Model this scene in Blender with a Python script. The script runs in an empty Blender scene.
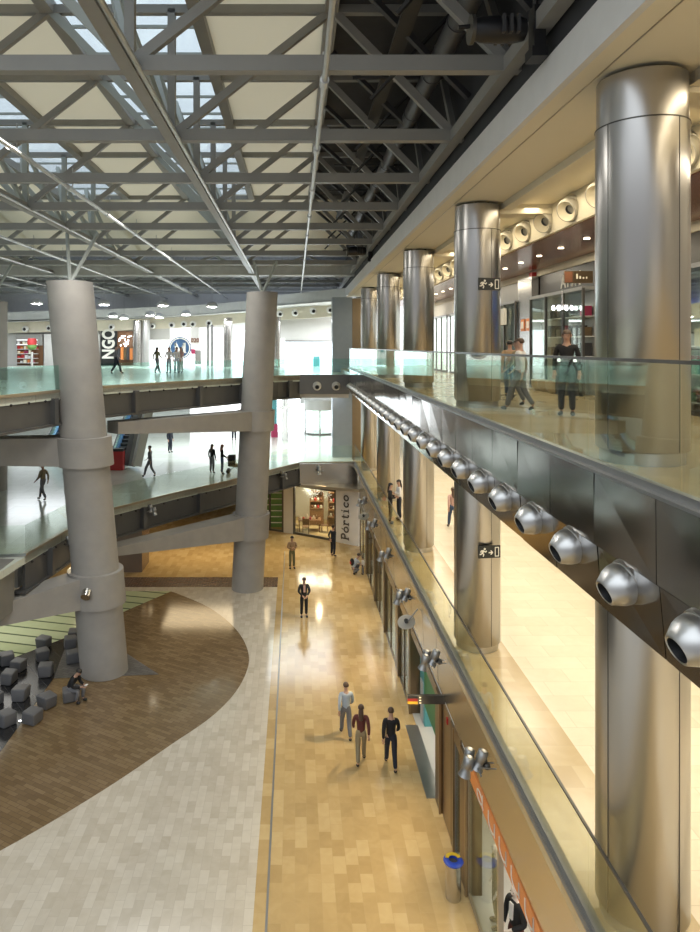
import bpy, bmesh, math, random
from mathutils import Vector, Matrix
random.seed(7)
SC = bpy.context.scene
C = SC.collection
PI = math.pi
V = Vector

# ------------------------------------------------------------------ camera
F = 690.0; VX, VY = 295.0, 346.0; EYE = 12.2
cam = bpy.data.cameras.new('camera'); camo = bpy.data.objects.new('camera', cam); C.objects.link(camo)
camo.location = (0, 0, EYE); camo.rotation_euler = (PI/2, 0, 0)
cam.sensor_fit = 'VERTICAL'; cam.sensor_height = 36; cam.lens = F/932*36
cam.shift_x = (350-VX)/932; cam.shift_y = -(466-VY)/932
cam.clip_start = .05; cam.clip_end = 500
SC.camera = camo
SC.view_settings.view_transform = 'Standard'; SC.view_settings.look = 'None'
SC.view_settings.gamma = 1; SC.view_settings.use_curve_mapping = False
SC.view_settings.exposure = 0.0
SC.cycles.use_denoising = True
SC.cycles.max_bounces = 10; SC.cycles.diffuse_bounces = 3; SC.cycles.glossy_bounces = 5
SC.cycles.transparent_max_bounces = 24; SC.cycles.transmission_bounces = 6
SC.cycles.sample_clamp_indirect = 4; SC.cycles.sample_clamp_direct = 0
SC.cycles.caustics_reflective = False; SC.cycles.caustics_refractive = False

def at(x, y, Y): return V(((x-VX)*Y/F, Y, EYE-(y-VY)*Y/F))

# ------------------------------------------------------------------ materials
M = {}
def nt(name):
    m = bpy.data.materials.new(name); m.use_nodes = True
    n = m.node_tree.nodes; return m, n, m.node_tree.links, n['Principled BSDF']
def mat(name, col, rough=.5, metal=0., col2=None, scale=3., emit=None, es=0., bump=0., spec=.5, stretch=(1,1,1), detail=4, alpha=None):
    m, n, l, p = nt(name)
    tc = n.new('ShaderNodeTexCoord'); mp = n.new('ShaderNodeMapping'); mp.inputs['Scale'].default_value = stretch
    l.new(tc.outputs['Object'], mp.inputs['Vector'])
    no = n.new('ShaderNodeTexNoise'); no.inputs['Scale'].default_value = scale; no.inputs['Detail'].default_value = detail
    l.new(mp.outputs['Vector'], no.inputs['Vector'])
    c2 = col2 or tuple(c*.86 for c in col)
    mx = n.new('ShaderNodeMix'); mx.data_type = 'RGBA'
    mx.inputs[6].default_value = (*col, 1); mx.inputs[7].default_value = (*c2, 1)
    l.new(no.outputs['Fac'], mx.inputs[0]); l.new(mx.outputs[2], p.inputs['Base Color'])
    p.inputs['Roughness'].default_value = rough; p.inputs['Metallic'].default_value = metal
    p.inputs['Specular IOR Level'].default_value = spec
    if emit: p.inputs['Emission Color'].default_value = (*emit, 1); p.inputs['Emission Strength'].default_value = es
    if bump:
        b = n.new('ShaderNodeBump'); b.inputs['Strength'].default_value = bump; b.inputs['Distance'].default_value = .02
        l.new(no.outputs['Fac'], b.inputs['Height']); l.new(b.outputs['Normal'], p.inputs['Normal'])
    M[name] = m; return m
def tile(name, stops, w, h, rough=.18, mortar=.006, mcol=(.3,.24,.16), rot=0., offset=.5, noise=.35, nscale=2.5, spec=.5, rot_s=(1,1,1)):
    m, n, l, p = nt(name)
    tc = n.new('ShaderNodeTexCoord'); mp = n.new('ShaderNodeMapping'); mp.inputs['Rotation'].default_value = (0,0,rot)
    l.new(tc.outputs['Object'], mp.inputs['Vector'])
    br = n.new('ShaderNodeTexBrick'); br.offset = offset
    br.inputs['Color1'].default_value = (0,0,0,1); br.inputs['Color2'].default_value = (1,1,1,1); br.inputs['Mortar'].default_value = (.5,.5,.5,1)
    br.inputs['Scale'].default_value = 1; br.inputs['Mortar Size'].default_value = mortar; br.inputs['Mortar Smooth'].default_value = .2
    br.inputs['Brick Width'].default_value = w; br.inputs['Row Height'].default_value = h
    l.new(mp.outputs['Vector'], br.inputs['Vector'])
    no = n.new('ShaderNodeTexNoise'); no.inputs['Scale'].default_value = nscale; no.inputs['Detail'].default_value = 6; no.inputs['Distortion'].default_value = 1.2
    l.new(tc.outputs['Object'], no.inputs['Vector'])
    mx = n.new('ShaderNodeMix'); mx.data_type = 'FLOAT'; mx.inputs[0].default_value = noise
    l.new(br.outputs['Color'], mx.inputs[2]); l.new(no.outputs['Fac'], mx.inputs[3])
    rp = n.new('ShaderNodeValToRGB'); e = rp.color_ramp.elements
    while len(e) < len(stops): e.new(.5)
    for k, (pos, c) in enumerate(stops): e[k].position = pos; e[k].color = (*c, 1)
    l.new(mx.outputs[0], rp.inputs[0])
    m2 = n.new('ShaderNodeMix'); m2.data_type = 'RGBA'; m2.inputs[7].default_value = (*mcol, 1)
    l.new(br.outputs['Fac'], m2.inputs[0]); l.new(rp.outputs[0], m2.inputs[6]); l.new(m2.outputs[2], p.inputs['Base Color'])
    p.inputs['Roughness'].default_value = rough; p.inputs['Specular IOR Level'].default_value = spec
    M[name] = m; return m
def glass(name, tint, refl=.06, rough=.02):
    m = bpy.data.materials.new(name); m.use_nodes = True; n = m.node_tree.nodes; l = m.node_tree.links; n.clear()
    o = n.new('ShaderNodeOutputMaterial'); t = n.new('ShaderNodeBsdfTransparent'); g = n.new('ShaderNodeBsdfGlossy')
    t.inputs[0].default_value = (*tint, 1); g.inputs[0].default_value = (.9,.95,.92,1); g.inputs['Roughness'].default_value = rough
    lw = n.new('ShaderNodeLayerWeight'); lw.inputs[0].default_value = .25
    ma = n.new('ShaderNodeMath'); ma.operation = 'MULTIPLY_ADD'; ma.inputs[1].default_value = .26; ma.inputs[2].default_value = refl
    mx = n.new('ShaderNodeMixShader'); l.new(lw.outputs['Fresnel'], ma.inputs[0]); l.new(ma.outputs[0], mx.inputs[0])
    l.new(t.outputs[0], mx.inputs[1]); l.new(g.outputs[0], mx.inputs[2]); l.new(mx.outputs[0], o.inputs[0]); M[name] = m

tile('gold_stone', [(0,(.36,.245,.105)),(.5,(.485,.345,.16)),(1,(.60,.46,.245))], .55, .30, rough=.13, mortar=.005, mcol=(.46,.33,.16), rot=PI/2, noise=.5)
tile('gallery_stone', [(0,(.40,.295,.15)),(.5,(.48,.37,.21)),(1,(.56,.455,.28))], 1.2, .6, rough=.2, mortar=.004, mcol=(.45,.36,.22), noise=.6, nscale=1.6)
tile('gallery_stone_light', [(0,(.62,.54,.40)),(.5,(.70,.62,.48)),(1,(.76,.69,.55))], 1.2, .6, rough=.2, mortar=.004, mcol=(.5,.42,.3), noise=.6)
tile('white_stone', [(0,(.43,.375,.295)),(.5,(.545,.495,.41)),(1,(.66,.615,.53))], .44, .22, rough=.12, mortar=.005, mcol=(.47,.42,.35), rot=PI/2, noise=.55)
tile('brown_paver', [(0,(.14,.093,.047)),(.5,(.19,.13,.068)),(1,(.245,.172,.095))], .40, .14, rough=.12, mortar=.006, mcol=(.12,.08,.05), rot=.5)
tile('grey_mosaic', [(0,(.09,.085,.08)),(1,(.17,.16,.15))], .3, .15, rough=.35, mortar=.01, mcol=(.06,.06,.06), rot=.4)
tile('brown_mosaic', [(0,(.05,.03,.022)),(1,(.13,.08,.06))], .3, .12, rough=.25, mortar=.015, mcol=(.2,.15,.12))
tile('dark_slate', [(0,(.014,.014,.015)),(1,(.03,.03,.032))], 1.2, .6, rough=.25, mortar=.012, mcol=(.06,.06,.06), rot=.9)
tile('green_glass_floor', [(0,(.42,.48,.27)),(.5,(.50,.56,.35)),(1,(.58,.63,.43))], 40, .75, rough=.14, mortar=.06, mcol=(.10,.13,.075), rot=.24, noise=.5)
tile('pale_terrazzo', [(0,(.50,.54,.46)),(.5,(.60,.64,.56)),(1,(.68,.72,.64))], 1.5, 1.5, rough=.16, mortar=.006, mcol=(.4,.44,.38), noise=.6)
mat('concrete', (.37,.35,.32), .75, col2=(.26,.25,.235), scale=1.6, detail=8, bump=.12)
mat('concrete_dark', (.25,.245,.225), .7, col2=(.18,.175,.16), scale=2, detail=8, bump=.1)
mat('truss_paint', (.30,.295,.27), .42, col2=(.24,.237,.22), scale=2.2); mat('lens_pendant', (.9,.9,.9), .3, emit=(1,.97,.9), es=85); mat('channel_grey', (.21,.205,.19), .5, .2)
mat('pier_grey', (.36,.41,.45), .3, .5); mat('fascia_dark', (.17,.168,.16), .35, .4); mat('truss_light', (.66,.67,.66), .4, col2=(.43,.43,.41))
mat('truss_paint_green', (.40,.43,.40), .42, col2=(.33,.355,.33), scale=2)
mat('pipe_steel', (.62,.62,.60), .3, .85)
mat('steel', (.60,.58,.55), .24, 1., col2=(.50,.485,.46), scale=1.3, stretch=(1,1,.2))
mat('steel_column', (.52,.50,.475), .28, 1., col2=(.43,.415,.395), scale=.8, stretch=(2,2,.25))
mat('fascia_steel', (.40,.39,.38), .12, 1., col2=(.32,.31,.30), scale=.9, bump=.22, detail=1)
mat('fascia_steel_gold', (.70,.64,.54), .27, 1., col2=(.60,.55,.46), scale=.6, bump=.05)
mat('nozzle_steel', (.58,.57,.55), .34, 1.); mat('nozzle_paint', (.52,.49,.41), .45, .2)
mat('dark_steel', (.12,.12,.118), .42, .3, col2=(.09,.09,.09), scale=1.5)
mat('edge_gold', (.50,.43,.32), .3, .7)
mat('rail_dark', (.10,.095,.085), .35, .6)
mat('channel', (.34,.34,.335), .35, .8)
mat('bronze', (.22,.155,.09), .3, .8, col2=(.16,.115,.07))
mat('bronze_light', (.36,.27,.17), .28, .85)
mat('black', (.012,.012,.013), .4); mat('black_gloss', (.01,.01,.012), .38)
mat('charcoal', (.055,.055,.058), .8, col2=(.035,.035,.037)); mat('charcoal_duct', (.10,.10,.105), .4, .4)
mat('cream', (.80,.73,.56), .6, col2=(.77,.70,.53), scale=.6)
mat('cream_light', (.74,.68,.54), .55)
mat('offwhite', (.76,.75,.72), .55); mat('white', (.84,.84,.83), .5); mat('greywall', (.52,.51,.48), .5, col2=(.48,.47,.44))
mat('copper', (.30,.13,.07), .22, .35, col2=(.23,.10,.055), scale=1.2)
mat('green_board', (.01,.22,.09), .4); mat('green_shelf', (.16,.32,.07), .5, col2=(.07,.16,.04), scale=14)
mat('orange', (.72,.24,.06), .4, col2=(.66,.21,.05)); mat('blue_plastic', (.02,.06,.42), .3); mat('yellow_plastic', (.75,.5,.03), .35)
mat('blue_logo', (.03,.10,.22), .4); mat('red', (.5,.03,.03), .5); mat('magenta', (.4,.03,.10), .5); mat('teal', (.10,.36,.38), .4)
mat('wood', (.21,.10,.04), .4, col2=(.13,.06,.025), scale=6, stretch=(1,6,1)); mat('ceramic', (.7,.62,.5), .25)
mat('sign_black', (.015,.017,.016), .35); mat('sign_white', (.85,.83,.75), .5)
mat('stool_grey', (.13,.13,.135), .5, col2=(.10,.10,.105), scale=4)
mat('skin', (.50,.30,.21), .55); mat('skin_pale', (.72,.62,.55), .5)
mat('hair_dark', (.015,.011,.009), .5); mat('hair_brown', (.08,.045,.025), .5); mat('hair_grey', (.35,.33,.31), .6); mat('hair_red', (.22,.07,.03), .5)
for nme, c in dict(navy=(.012,.016,.03), blackcloth=(.012,.012,.013), tan=(.42,.28,.16), greycloth=(.16,.16,.17), denim=(.05,.08,.15), whitecloth=(.72,.70,.68),
                   burgundy=(.11,.03,.025), khaki=(.25,.21,.13), rose=(.55,.35,.30), paleblue=(.42,.48,.55), olive=(.16,.16,.08), orangecloth=(.6,.16,.05)).items():
    mat('cloth_'+nme, c, .85, scale=30)
mat('shoe', (.012,.01,.01), .4); mat('eye', (.02,.015,.012), .2); mat('lip', (.35,.12,.10), .5)
mat('lens_warm', (.9,.85,.7), .3, emit=(1,.86,.62), es=9); mat('lens_white', (.9,.9,.9), .3, emit=(.92,.96,1), es=9)
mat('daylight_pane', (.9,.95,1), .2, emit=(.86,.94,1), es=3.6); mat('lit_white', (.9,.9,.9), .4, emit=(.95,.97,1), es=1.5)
mat('dark_red', (.14,.012,.01), .5); mat('dark_yellow', (.33,.2,.02), .5)
mat('screen_blue', (.05,.15,.6), .3, emit=(.06,.22,.9), es=.8)
mat('tarp', (.6,.6,.6), .6)
glass('rail_glass', (.93,.97,.935), .02); glass('rail_glass_teal', (.80,.95,.92), .05); glass('shop_glass', (.93,.96,.93), .05); glass('roof_glass', (.70,.73,.745), .03, .1)
glass('mid_glass', (.955,.965,.90), .03)
# translucent roof cloth: daylight above really passes through it
m, n, l, p = nt('roof_cloth'); tr = n.new('ShaderNodeBsdfTranslucent'); tr.inputs[0].default_value = (.86,.82,.71,1)
no = n.new('ShaderNodeTexNoise'); no.inputs['Scale'].default_value = .5; rp = n.new('ShaderNodeValToRGB')
rp.color_ramp.elements[0].color = (.77,.73,.61,1); rp.color_ramp.elements[1].color = (.84,.80,.69,1); l.new(no.outputs['Fac'], rp.inputs[0])
l.new(rp.outputs[0], p.inputs['Base Color']); p.inputs['Roughness'].default_value = .7
ms = n.new('ShaderNodeMixShader'); ms.inputs[0].default_value = .42; l.new(p.outputs[0], ms.inputs[1]); l.new(tr.outputs[0], ms.inputs[2])
l.new(ms.outputs[0], n['Material Output'].inputs[0]); M['roof_cloth'] = m

# ------------------------------------------------------------------ mesh helper
class MB:
    def __init__(s): s.v = []; s.f = []; s.sm = []
    def add(s, vs, fs, smooth=False):
        b = len(s.v); s.v += [V(v) for v in vs]; s.f += [tuple(i+b for i in f) for f in fs]; s.sm += [smooth]*len(fs); return s
    def box(s, x0, y0, z0, x1, y1, z1):
        x0,x1 = min(x0,x1),max(x0,x1); y0,y1 = min(y0,y1),max(y0,y1); z0,z1 = min(z0,z1),max(z0,z1)
        return s.add([(x0,y0,z0),(x1,y0,z0),(x1,y1,z0),(x0,y1,z0),(x0,y0,z1),(x1,y0,z1),(x1,y1,z1),(x0,y1,z1)],
              [(0,3,2,1),(4,5,6,7),(0,1,5,4),(1,2,6,5),(2,3,7,6),(3,0,4,7)])
    def bar(s, p, q, w, h, up=(0,0,1)):
        p, q = V(p), V(q); d = (q-p).normalized(); u = V(up)
        if abs(d.dot(u)) > .98: u = V((0,1,0)) if abs(d.y) < .9 else V((1,0,0))
        r = d.cross(u).normalized()*w/2; u = r.cross(d).normalized()*h/2
        vs = [p-r-u, p+r-u, p+r+u, p-r+u, q-r-u, q+r-u, q+r+u, q-r+u]
        return s.add(vs, [(0,1,2,3),(7,6,5,4),(0,4,5,1),(1,5,6,2),(2,6,7,3),(3,7,4,0)])
    def tube(s, p, q, r, r2=None, n=14):
        p, q = V(p), V(q); d = (q-p).normalized(); a = d.orthogonal().normalized(); b = d.cross(a); r2 = r if r2 is None else r2
        vs = [p+(a*math.cos(t)+b*math.sin(t))*r for t in [2*PI*i/n for i in range(n)]] + [q+(a*math.cos(t)+b*math.sin(t))*r2 for t in [2*PI*i/n for i in range(n)]]
        s.add(vs, [(i,(i+1)%n,(i+1)%n+n,i+n) for i in range(n)], True)
        k = len(s.v)-2*n; s.f += [tuple(range(k+n-1,k-1,-1)), tuple(range(k+n,k+2*n))]; s.sm += [False, False]; return s
    def path(s, pts, r, n=8):
        for a, b in zip(pts[:-1], pts[1:]): s.tube(a, b, r, n=n)
        return s
    def lathe(s, prof, fr=None, n=32, caps=True):
        fr = fr or Matrix(); m = len(prof)
        vs = [fr @ V((r*math.cos(2*PI*i/n), r*math.sin(2*PI*i/n), z)) for r, z in prof for i in range(n)]
        fs = [(k*n+i, k*n+(i+1)%n, (k+1)*n+(i+1)%n, (k+1)*n+i) for k in range(m-1) for i in range(n)]
        s.add(vs, fs, True)
        if caps:
            b = len(s.v)-m*n; s.f += [tuple(b+i for i in range(n-1,-1,-1)), tuple(b+(m-1)*n+i for i in range(n))]; s.sm += [False]*2
        return s
    def prism(s, poly, z0, z1, fr=None):
        n = len(poly); fr = fr or Matrix()
        a = sum(poly[i][0]*poly[(i+1)%n][1]-poly[(i+1)%n][0]*poly[i][1] for i in range(n))
        if a < 0: poly = poly[::-1]
        return s.add([fr @ V((x,y,z0)) for x,y in poly]+[fr @ V((x,y,z1)) for x,y in poly],
              [tuple(range(n-1,-1,-1)), tuple(range(n,2*n))]+[(i,(i+1)%n,(i+1)%n+n,i+n) for i in range(n)])
    def ribbon(s, pts, z0, z1, t):          # solid following a plan polyline; t>0 thickens to the left of travel
        n = len(pts); nor = []
        for i in range(n):
            a = V(pts[max(i-1,0)]); b = V(pts[min(i+1,n-1)]); d = (b-a).normalized(); nor.append(V((-d.y, d.x)))
        zz0 = z0 if isinstance(z0, (list,tuple)) else [z0]*n; zz1 = z1 if isinstance(z1, (list,tuple)) else [z1]*n
        vs = []
        for i in range(n):
            p = V(pts[i]); q = p+nor[i]*t
            vs += [(p.x,p.y,zz0[i]),(q.x,q.y,zz0[i]),(q.x,q.y,zz1[i]),(p.x,p.y,zz1[i])]
        fs = []
        for i in range(n-1):
            a, b = 4*i, 4*i+4
            for j in range(4): fs.append((a+j, b+j, b+(j+1)%4, a+(j+1)%4) if t < 0 else (a+j, a+(j+1)%4, b+(j+1)%4, b+j))
        fs += [(0,3,2,1),(4*n-4,4*n-3,4*n-2,4*n-1)]
        return s.add(vs, fs)
    def sphere(s, c, rx, ry, rz, n=12, m=8, zmin=None):
        prof = []
        c = V(c); vs = []; fs = []
        for j in range(m+1):
            th = PI*j/m
            for i in range(n): vs.append(c+V((rx*math.sin(th)*math.cos(2*PI*i/n), ry*math.sin(th)*math.sin(2*PI*i/n), rz*math.cos(th))))
        for j in range(m):
            for i in range(n): fs.append((j*n+i, (j+1)*n+i, (j+1)*n+(i+1)%n, j*n+(i+1)%n))
        return s.add(vs, fs, True)
    def stroke(s, fr, pts, w, d=.01, z=0.):   # flat lettering stroke in a frame
        for a, b in zip(pts[:-1], pts[1:]):
            a, b = V((*a,0)), V((*b,0)); dd = (b-a)
            if dd.length < 1e-6: continue
            dd.normalize(); r = V((-dd.y, dd.x, 0))*w/2; e = dd*w*.12
            q = [a-e-r, b+e-r, b+e+r, a-e+r]
            s.prism([(k.x,k.y) for k in q], z, z+d, fr)
        return s
    def build(s, name, m, parent=None, world=True):
        off = parent.matrix_basis.translation if (parent is not None and world) else V((0,0,0))
        if parent is not None and world and parent.parent is not None: off = off + parent.parent.matrix_basis.translation
        me = bpy.data.meshes.new(name); me.from_pydata([v-off for v in s.v], [], s.f)
        bm = bmesh.new(); bm.from_mesh(me); bmesh.ops.recalc_face_normals(bm, faces=bm.faces); bm.to_mesh(me); bm.free()
        me.polygons.foreach_set('use_smooth', s.sm); me.update()
        if any(s.sm): me.set_sharp_from_angle(angle=math.radians(50))
        me.materials.append(M[m] if isinstance(m, str) else m)
        o = bpy.data.objects.new(name, me); C.objects.link(o)
        if parent is not None: o.parent = parent
        return o
def tag(o, label, cat, group=None, kind=None):
    o['label'] = label; o['category'] = cat
    if group: o['group'] = group
    if kind: o['kind'] = kind
    return o
def thing(name, label, cat, loc=(0,0,0), rz=0., group=None):
    o = bpy.data.objects.new(name, None); o.empty_display_size = .1; C.objects.link(o); o.location = loc; o.rotation_euler = (0,0,rz)
    o.matrix_basis = Matrix.Translation(V(loc)) @ Matrix.Rotation(rz, 4, 'Z')
    return tag(o, label, cat, group)
def struct(o): o['kind'] = 'structure'; return o
def dup(root, mtx, label, group=None):
    r = root.copy(); C.objects.link(r); r.matrix_basis = mtx; r['label'] = label
    if group: r['group'] = group
    for ch in root.children:
        c = ch.copy(); C.objects.link(c); c.parent = r
        for g in ch.children:
            d = g.copy(); C.objects.link(d); d.parent = c
    return r
def frame(o, right, up):
    r = V(right).normalized(); u = V(up); u = (u-r*u.dot(r)).normalized(); n = r.cross(u)
    m = Matrix.Identity(4)
    for i in range(3): m[i][0] = r[i]; m[i][1] = u[i]; m[i][2] = n[i]; m[i][3] = V(o)[i]
    return m
def text(name, body, size, fr, m, parent, bold=0., d=.01, align='CENTER', sx=1.):
    cu = bpy.data.curves.new(name, 'FONT'); cu.body = body; cu.size = size; cu.align_x = align; cu.align_y = 'CENTER'; cu.extrude = d; cu.offset = bold; cu.resolution_u = 3
    t = bpy.data.objects.new('tmp', cu); C.objects.link(t)
    bpy.context.view_layer.update()
    me = bpy.data.meshes.new_from_object(t.evaluated_get(bpy.context.evaluated_depsgraph_get())); bpy.data.objects.remove(t)
    off = parent.matrix_basis.translation if parent else V((0,0,0))
    me.transform(Matrix.Translation(-off) @ fr @ Matrix.Diagonal((sx,1,1,1))); me.materials.clear(); me.materials.append(M[m]); me.name = name
    o = bpy.data.objects.new(name, me); C.objects.link(o); o.parent = parent; return o
ORD = ['first','second','third','fourth','fifth','sixth','seventh','eighth','ninth','tenth','eleventh','twelfth','thirteenth','fourteenth','fifteenth','sixteenth',
       'seventeenth','eighteenth','nineteenth','twentieth','twenty-first','twenty-second','twenty-third','twenty-fourth','twenty-fifth','twenty-sixth','twenty-seventh','twenty-eighth','twenty-ninth','thirtieth']
def area(name, loc, sx, sy, power, col, rot=(0,0,0), spread=PI):
    d = bpy.data.lights.new(name, 'AREA'); d.shape = 'RECTANGLE'; d.size = sx; d.size_y = sy; d.energy = power; d.color = col; d.spread = spread
    o = bpy.data.objects.new(name, d); C.objects.link(o); o.location = loc; o.rotation_euler = rot; return o
def spot(name, loc, target, power, col, size=1.2, blend=.6, radius=.08):
    d = bpy.data.lights.new(name, 'SPOT'); d.energy = power; d.color = col; d.spot_size = size; d.spot_blend = blend; d.shadow_soft_size = radius
    o = bpy.data.objects.new(name, d); C.objects.link(o); o.location = loc; o.rotation_euler = (V(target)-V(loc)).to_track_quat('-Z','Y').to_euler(); return o

UZ, MZ = 10.73, 4.9
# ------------------------------------------------------------------ setting: ground floor zones
def floorpoly(poly, z0, z1, m, name='floor'):
    return struct(MB().prism(poly, z0, z1).build(name, m))
floorpoly([(-32,-6),(12,-6),(12,78),(-32,78)], -.3, 0, 'gold_stone')
floorpoly([(-32,-6),(-.89,-6),(-.89,34.9),(-32,34.9)], 0, .004, 'white_stone')
curve = [(-14,11.5),(-9.5,14.4),(-7.1,16.7),(-5.3,18.9),(-3.8,21.1),(-2.75,22.7),(-2.1,24.3),(-1.8,26.0),(-1.85,27.4),(-2.3,29.1),(-3.1,30.8),(-4.2,32.4),(-5.7,33.9),(-6.2,34.3)]
def smooth(pts, k=6):
    out = []
    for i in range(len(pts)-1):
        p0 = V(pts[max(i-1,0)]); p1 = V(pts[i]); p2 = V(pts[i+1]); p3 = V(pts[min(i+2,len(pts)-1)])
        for j in range(k):
            t = j/k
            out.append(tuple(.5*((2*p1)+(p2-p0)*t+(2*p0-5*p1+4*p2-p3)*t*t+(3*p1-3*p2+p3-p0)*t**3)))
    return out+[pts[-1]]
floorpoly(smooth(curve)+[(-32,34.3),(-32,11.5)], .004, .008, 'brown_paver')
floorpoly([(-6.15,34.3),(-7.9,31.6),(-9.55,28.9),(-10.9,27.1),(-18,18),(-32,18),(-32,34.3)], .008, .012, 'green_glass_floor')
floorpoly([(-8.85,26.6),(-9.5,28.9),(-10.9,27.1),(-18,18),(-18,10),(-8.85,10)], .012, .016, 'dark_slate')
floorpoly([(-8.85,25.3),(-5.06,25.6),(-6.9,27.6),(-9.4,28.6)], .016, .02, 'grey_mosaic')
floorpoly([(-9.5,34.9),(-.89,34.9),(-.89,36.4),(-9.5,36.4)], 0, .006, 'brown_mosaic')
struct(MB().box(-.63,-6,0,-.58,41,.006).build('trim_1', 'channel'))
# ground floor shop interiors' floor strip and drain grate at the entrance
struct(MB().box(3.9,3,0,8.9,40.6,.01).build('floor', 'greywall'))

# right hand middle gallery
def slab(poly, z0, z1, m, name='floor'): return struct(MB().prism(poly, z0, z1).build(name, m))
slab([(3.7,-6),(5.1,-6),(5.1,44),(3.7,44)], MZ-.3, MZ, 'gallery_stone')
slab([(5.1,-6),(12,-6),(12,78),(5.1,78)], MZ-.3, MZ, 'gallery_stone_light')
# right hand upper gallery
slab([(3.0,-6),(12,-6),(12,60),(3.0,60)], UZ-.3, UZ, 'gallery_stone')
struct(MB().box(3.05,-6,9.68,12,60,UZ-.3).build('ceiling', 'cream_light'))
# left walkway, upper and middle (plan curves shared by floor, steel beam and glass)
UE = [(-10.6,16),(-10.2,19),(-9.5,22.3),(-7.95,27.4),(-5.6,30.9),(-3.4,33.8),(-2.0,35.9),(-.9,37.3),(.3,38.0),(3.0,38.0)]
ME = [(-9.75,20.2),(-9.35,23.9),(-8.9,27.4),(-8.1,30.7),(-6.1,33.7),(-3.7,36.8),(-1.9,39.6),(.3,42.7),(3.7,43.0)]
UZL = 10.5
slab(UE+[(3.0,60),(-32,60),(-32,16)], UZL-.25, UZL, 'pale_terrazzo')
slab(ME+[(3.7,60.5),(5.1,44),(5.1,78),(-32,78),(-32,20.2)], MZ-.25, MZ-.003, 'pale_terrazzo')
struct(MB().prism([(a+(-.5 if a < 0 else 0), b+.6) for a, b in UE[2:]]+[(3.0,60),(-32,60),(-32,22.9)], 9.3, UZL-.25).build('ceiling', 'offwhite'))
struct(MB().prism([(a-.5, b+.6) for a, b in ME[1:-1]]+[(3.2,43.6),(3.7,62),(-32,62),(-32,24.5)], 3.6, MZ-.25).build('ceiling', 'offwhite'))

# walls
struct(MB().box(8.9,-6,UZ,9.3,60,15.7).build('wall_right', 'greywall'))
struct(MB().box(9.0,-6,MZ,9.4,60,UZ-.3).build('wall_right', 'cream_light'))
struct(MB().box(8.9,-6,0,9.3,41,MZ-.3).build('wall_right', 'offwhite'))
struct(MB().box(-32.3,-6,0,-32,78,19).build('wall_left', 'greywall'))
struct(MB().box(-32,61,UZL,12,61.4,19).build('wall_back', 'offwhite'))
struct(MB().box(-32,78,0,12,78.4,UZL).build('wall_back', 'offwhite'))
struct(MB().box(-32,52,0,-9.2,52.3,3.6).build('wall_back', 'greywall'))

CYS = [8.86+8*k for k in range(5)]
# right hand ceiling, fascia and void
struct(MB().box(3.6,-6,15.65,9.4,48.3,15.95).build('ceiling', 'cream'))
struct(MB().box(3.5,-6,15.65,3.6,48.3,16.2).build('trim_2', 'offwhite'))
struct(MB().box(3.86,-6,15.64,3.875,48,15.65).build('trim_3', 'edge_gold'))
struct(MB().box(3.6,-6,16.2,3.8,72,19.5).build('wall_void', 'charcoal'))
struct(MB().box(.8,-6,19.5,3.8,72,19.7).build('ceiling', 'charcoal'))
struct(MB().box(6.25,-6,14.95,6.35,48,15.65).build('trim_4', 'cream'))
struct(MB().box(6.35,-6,14.93,8.9,48,14.98).build('ceiling', 'copper'))
struct(MB().box(8.72,-6,14.70,8.9,48,14.95).build('trim_5', 'cream_light'))
for k in range(22):                                    # downlights set in the copper soffit
    y = 9+1.7*k
    tag(MB().lathe([(.075,0),(.075,.02)], Matrix.Translation((7.4,y,14.915)), 16).build('downlight', 'lens_warm'), f'round recessed downlight in the copper soffit, {ORD[k]} from the near end', 'light', 'downlights in the copper soffit')

for y in CYS: struct(MB().box(4.7,y-.1,15.42,6.25,y+.5,15.65).build('trim_5', 'cream'))
struct(MB().box(5.0,-6,15.5,5.25,48,15.65).build('trim_5', 'cream'))
# far gallery: sloping cream fascia, soffit and shop wall
FF = [at(x,y,Y) for x,y,Y in ((347,300,48),(312,303,51),(277,306,54.5),(250,311,56.5),(200,315,58),(110,319,58.5),(10,322,58.5),(-80,324,58))]
struct(MB().ribbon([(p.x,p.y) for p in FF], [p.z for p in FF], [p.z+.85 for p in FF], -.25).build('trim_6', 'offwhite'))
struct(MB().ribbon([(p.x,p.y) for p in FF], [p.z+.05 for p in FF], [p.z+.15 for p in FF], -9).build('ceiling', 'white'))
BB = [at(x,y,Y) for x,y,Y in ((345,315,54),(312,318,55.5),(277,320,57.5),(250,322,59),(200,327,60),(110,331,60.3),(10,333,60.3),(-80,335,60))]
struct(MB().ribbon([(p.x,p.y) for p in BB], [p.z for p in BB], [p.z+.95 for p in BB], -.3).build('trim_7', 'cream_light'))

# far deck of the roof beyond the cross beam and the sloping end panels
tile('roof_deck', [(0,(.085,.10,.15)),(1,(.14,.16,.225))], .9, .5, rough=.5, mortar=.05, mcol=(.05,.055,.07))
struct(MB().box(-32,42,18.3,3.8,72,18.5).build('ceiling', 'roof_deck'))
struct(MB().box(-32,71.8,14,3.8,72,18.5).build('wall_back', 'greywall'))

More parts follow.
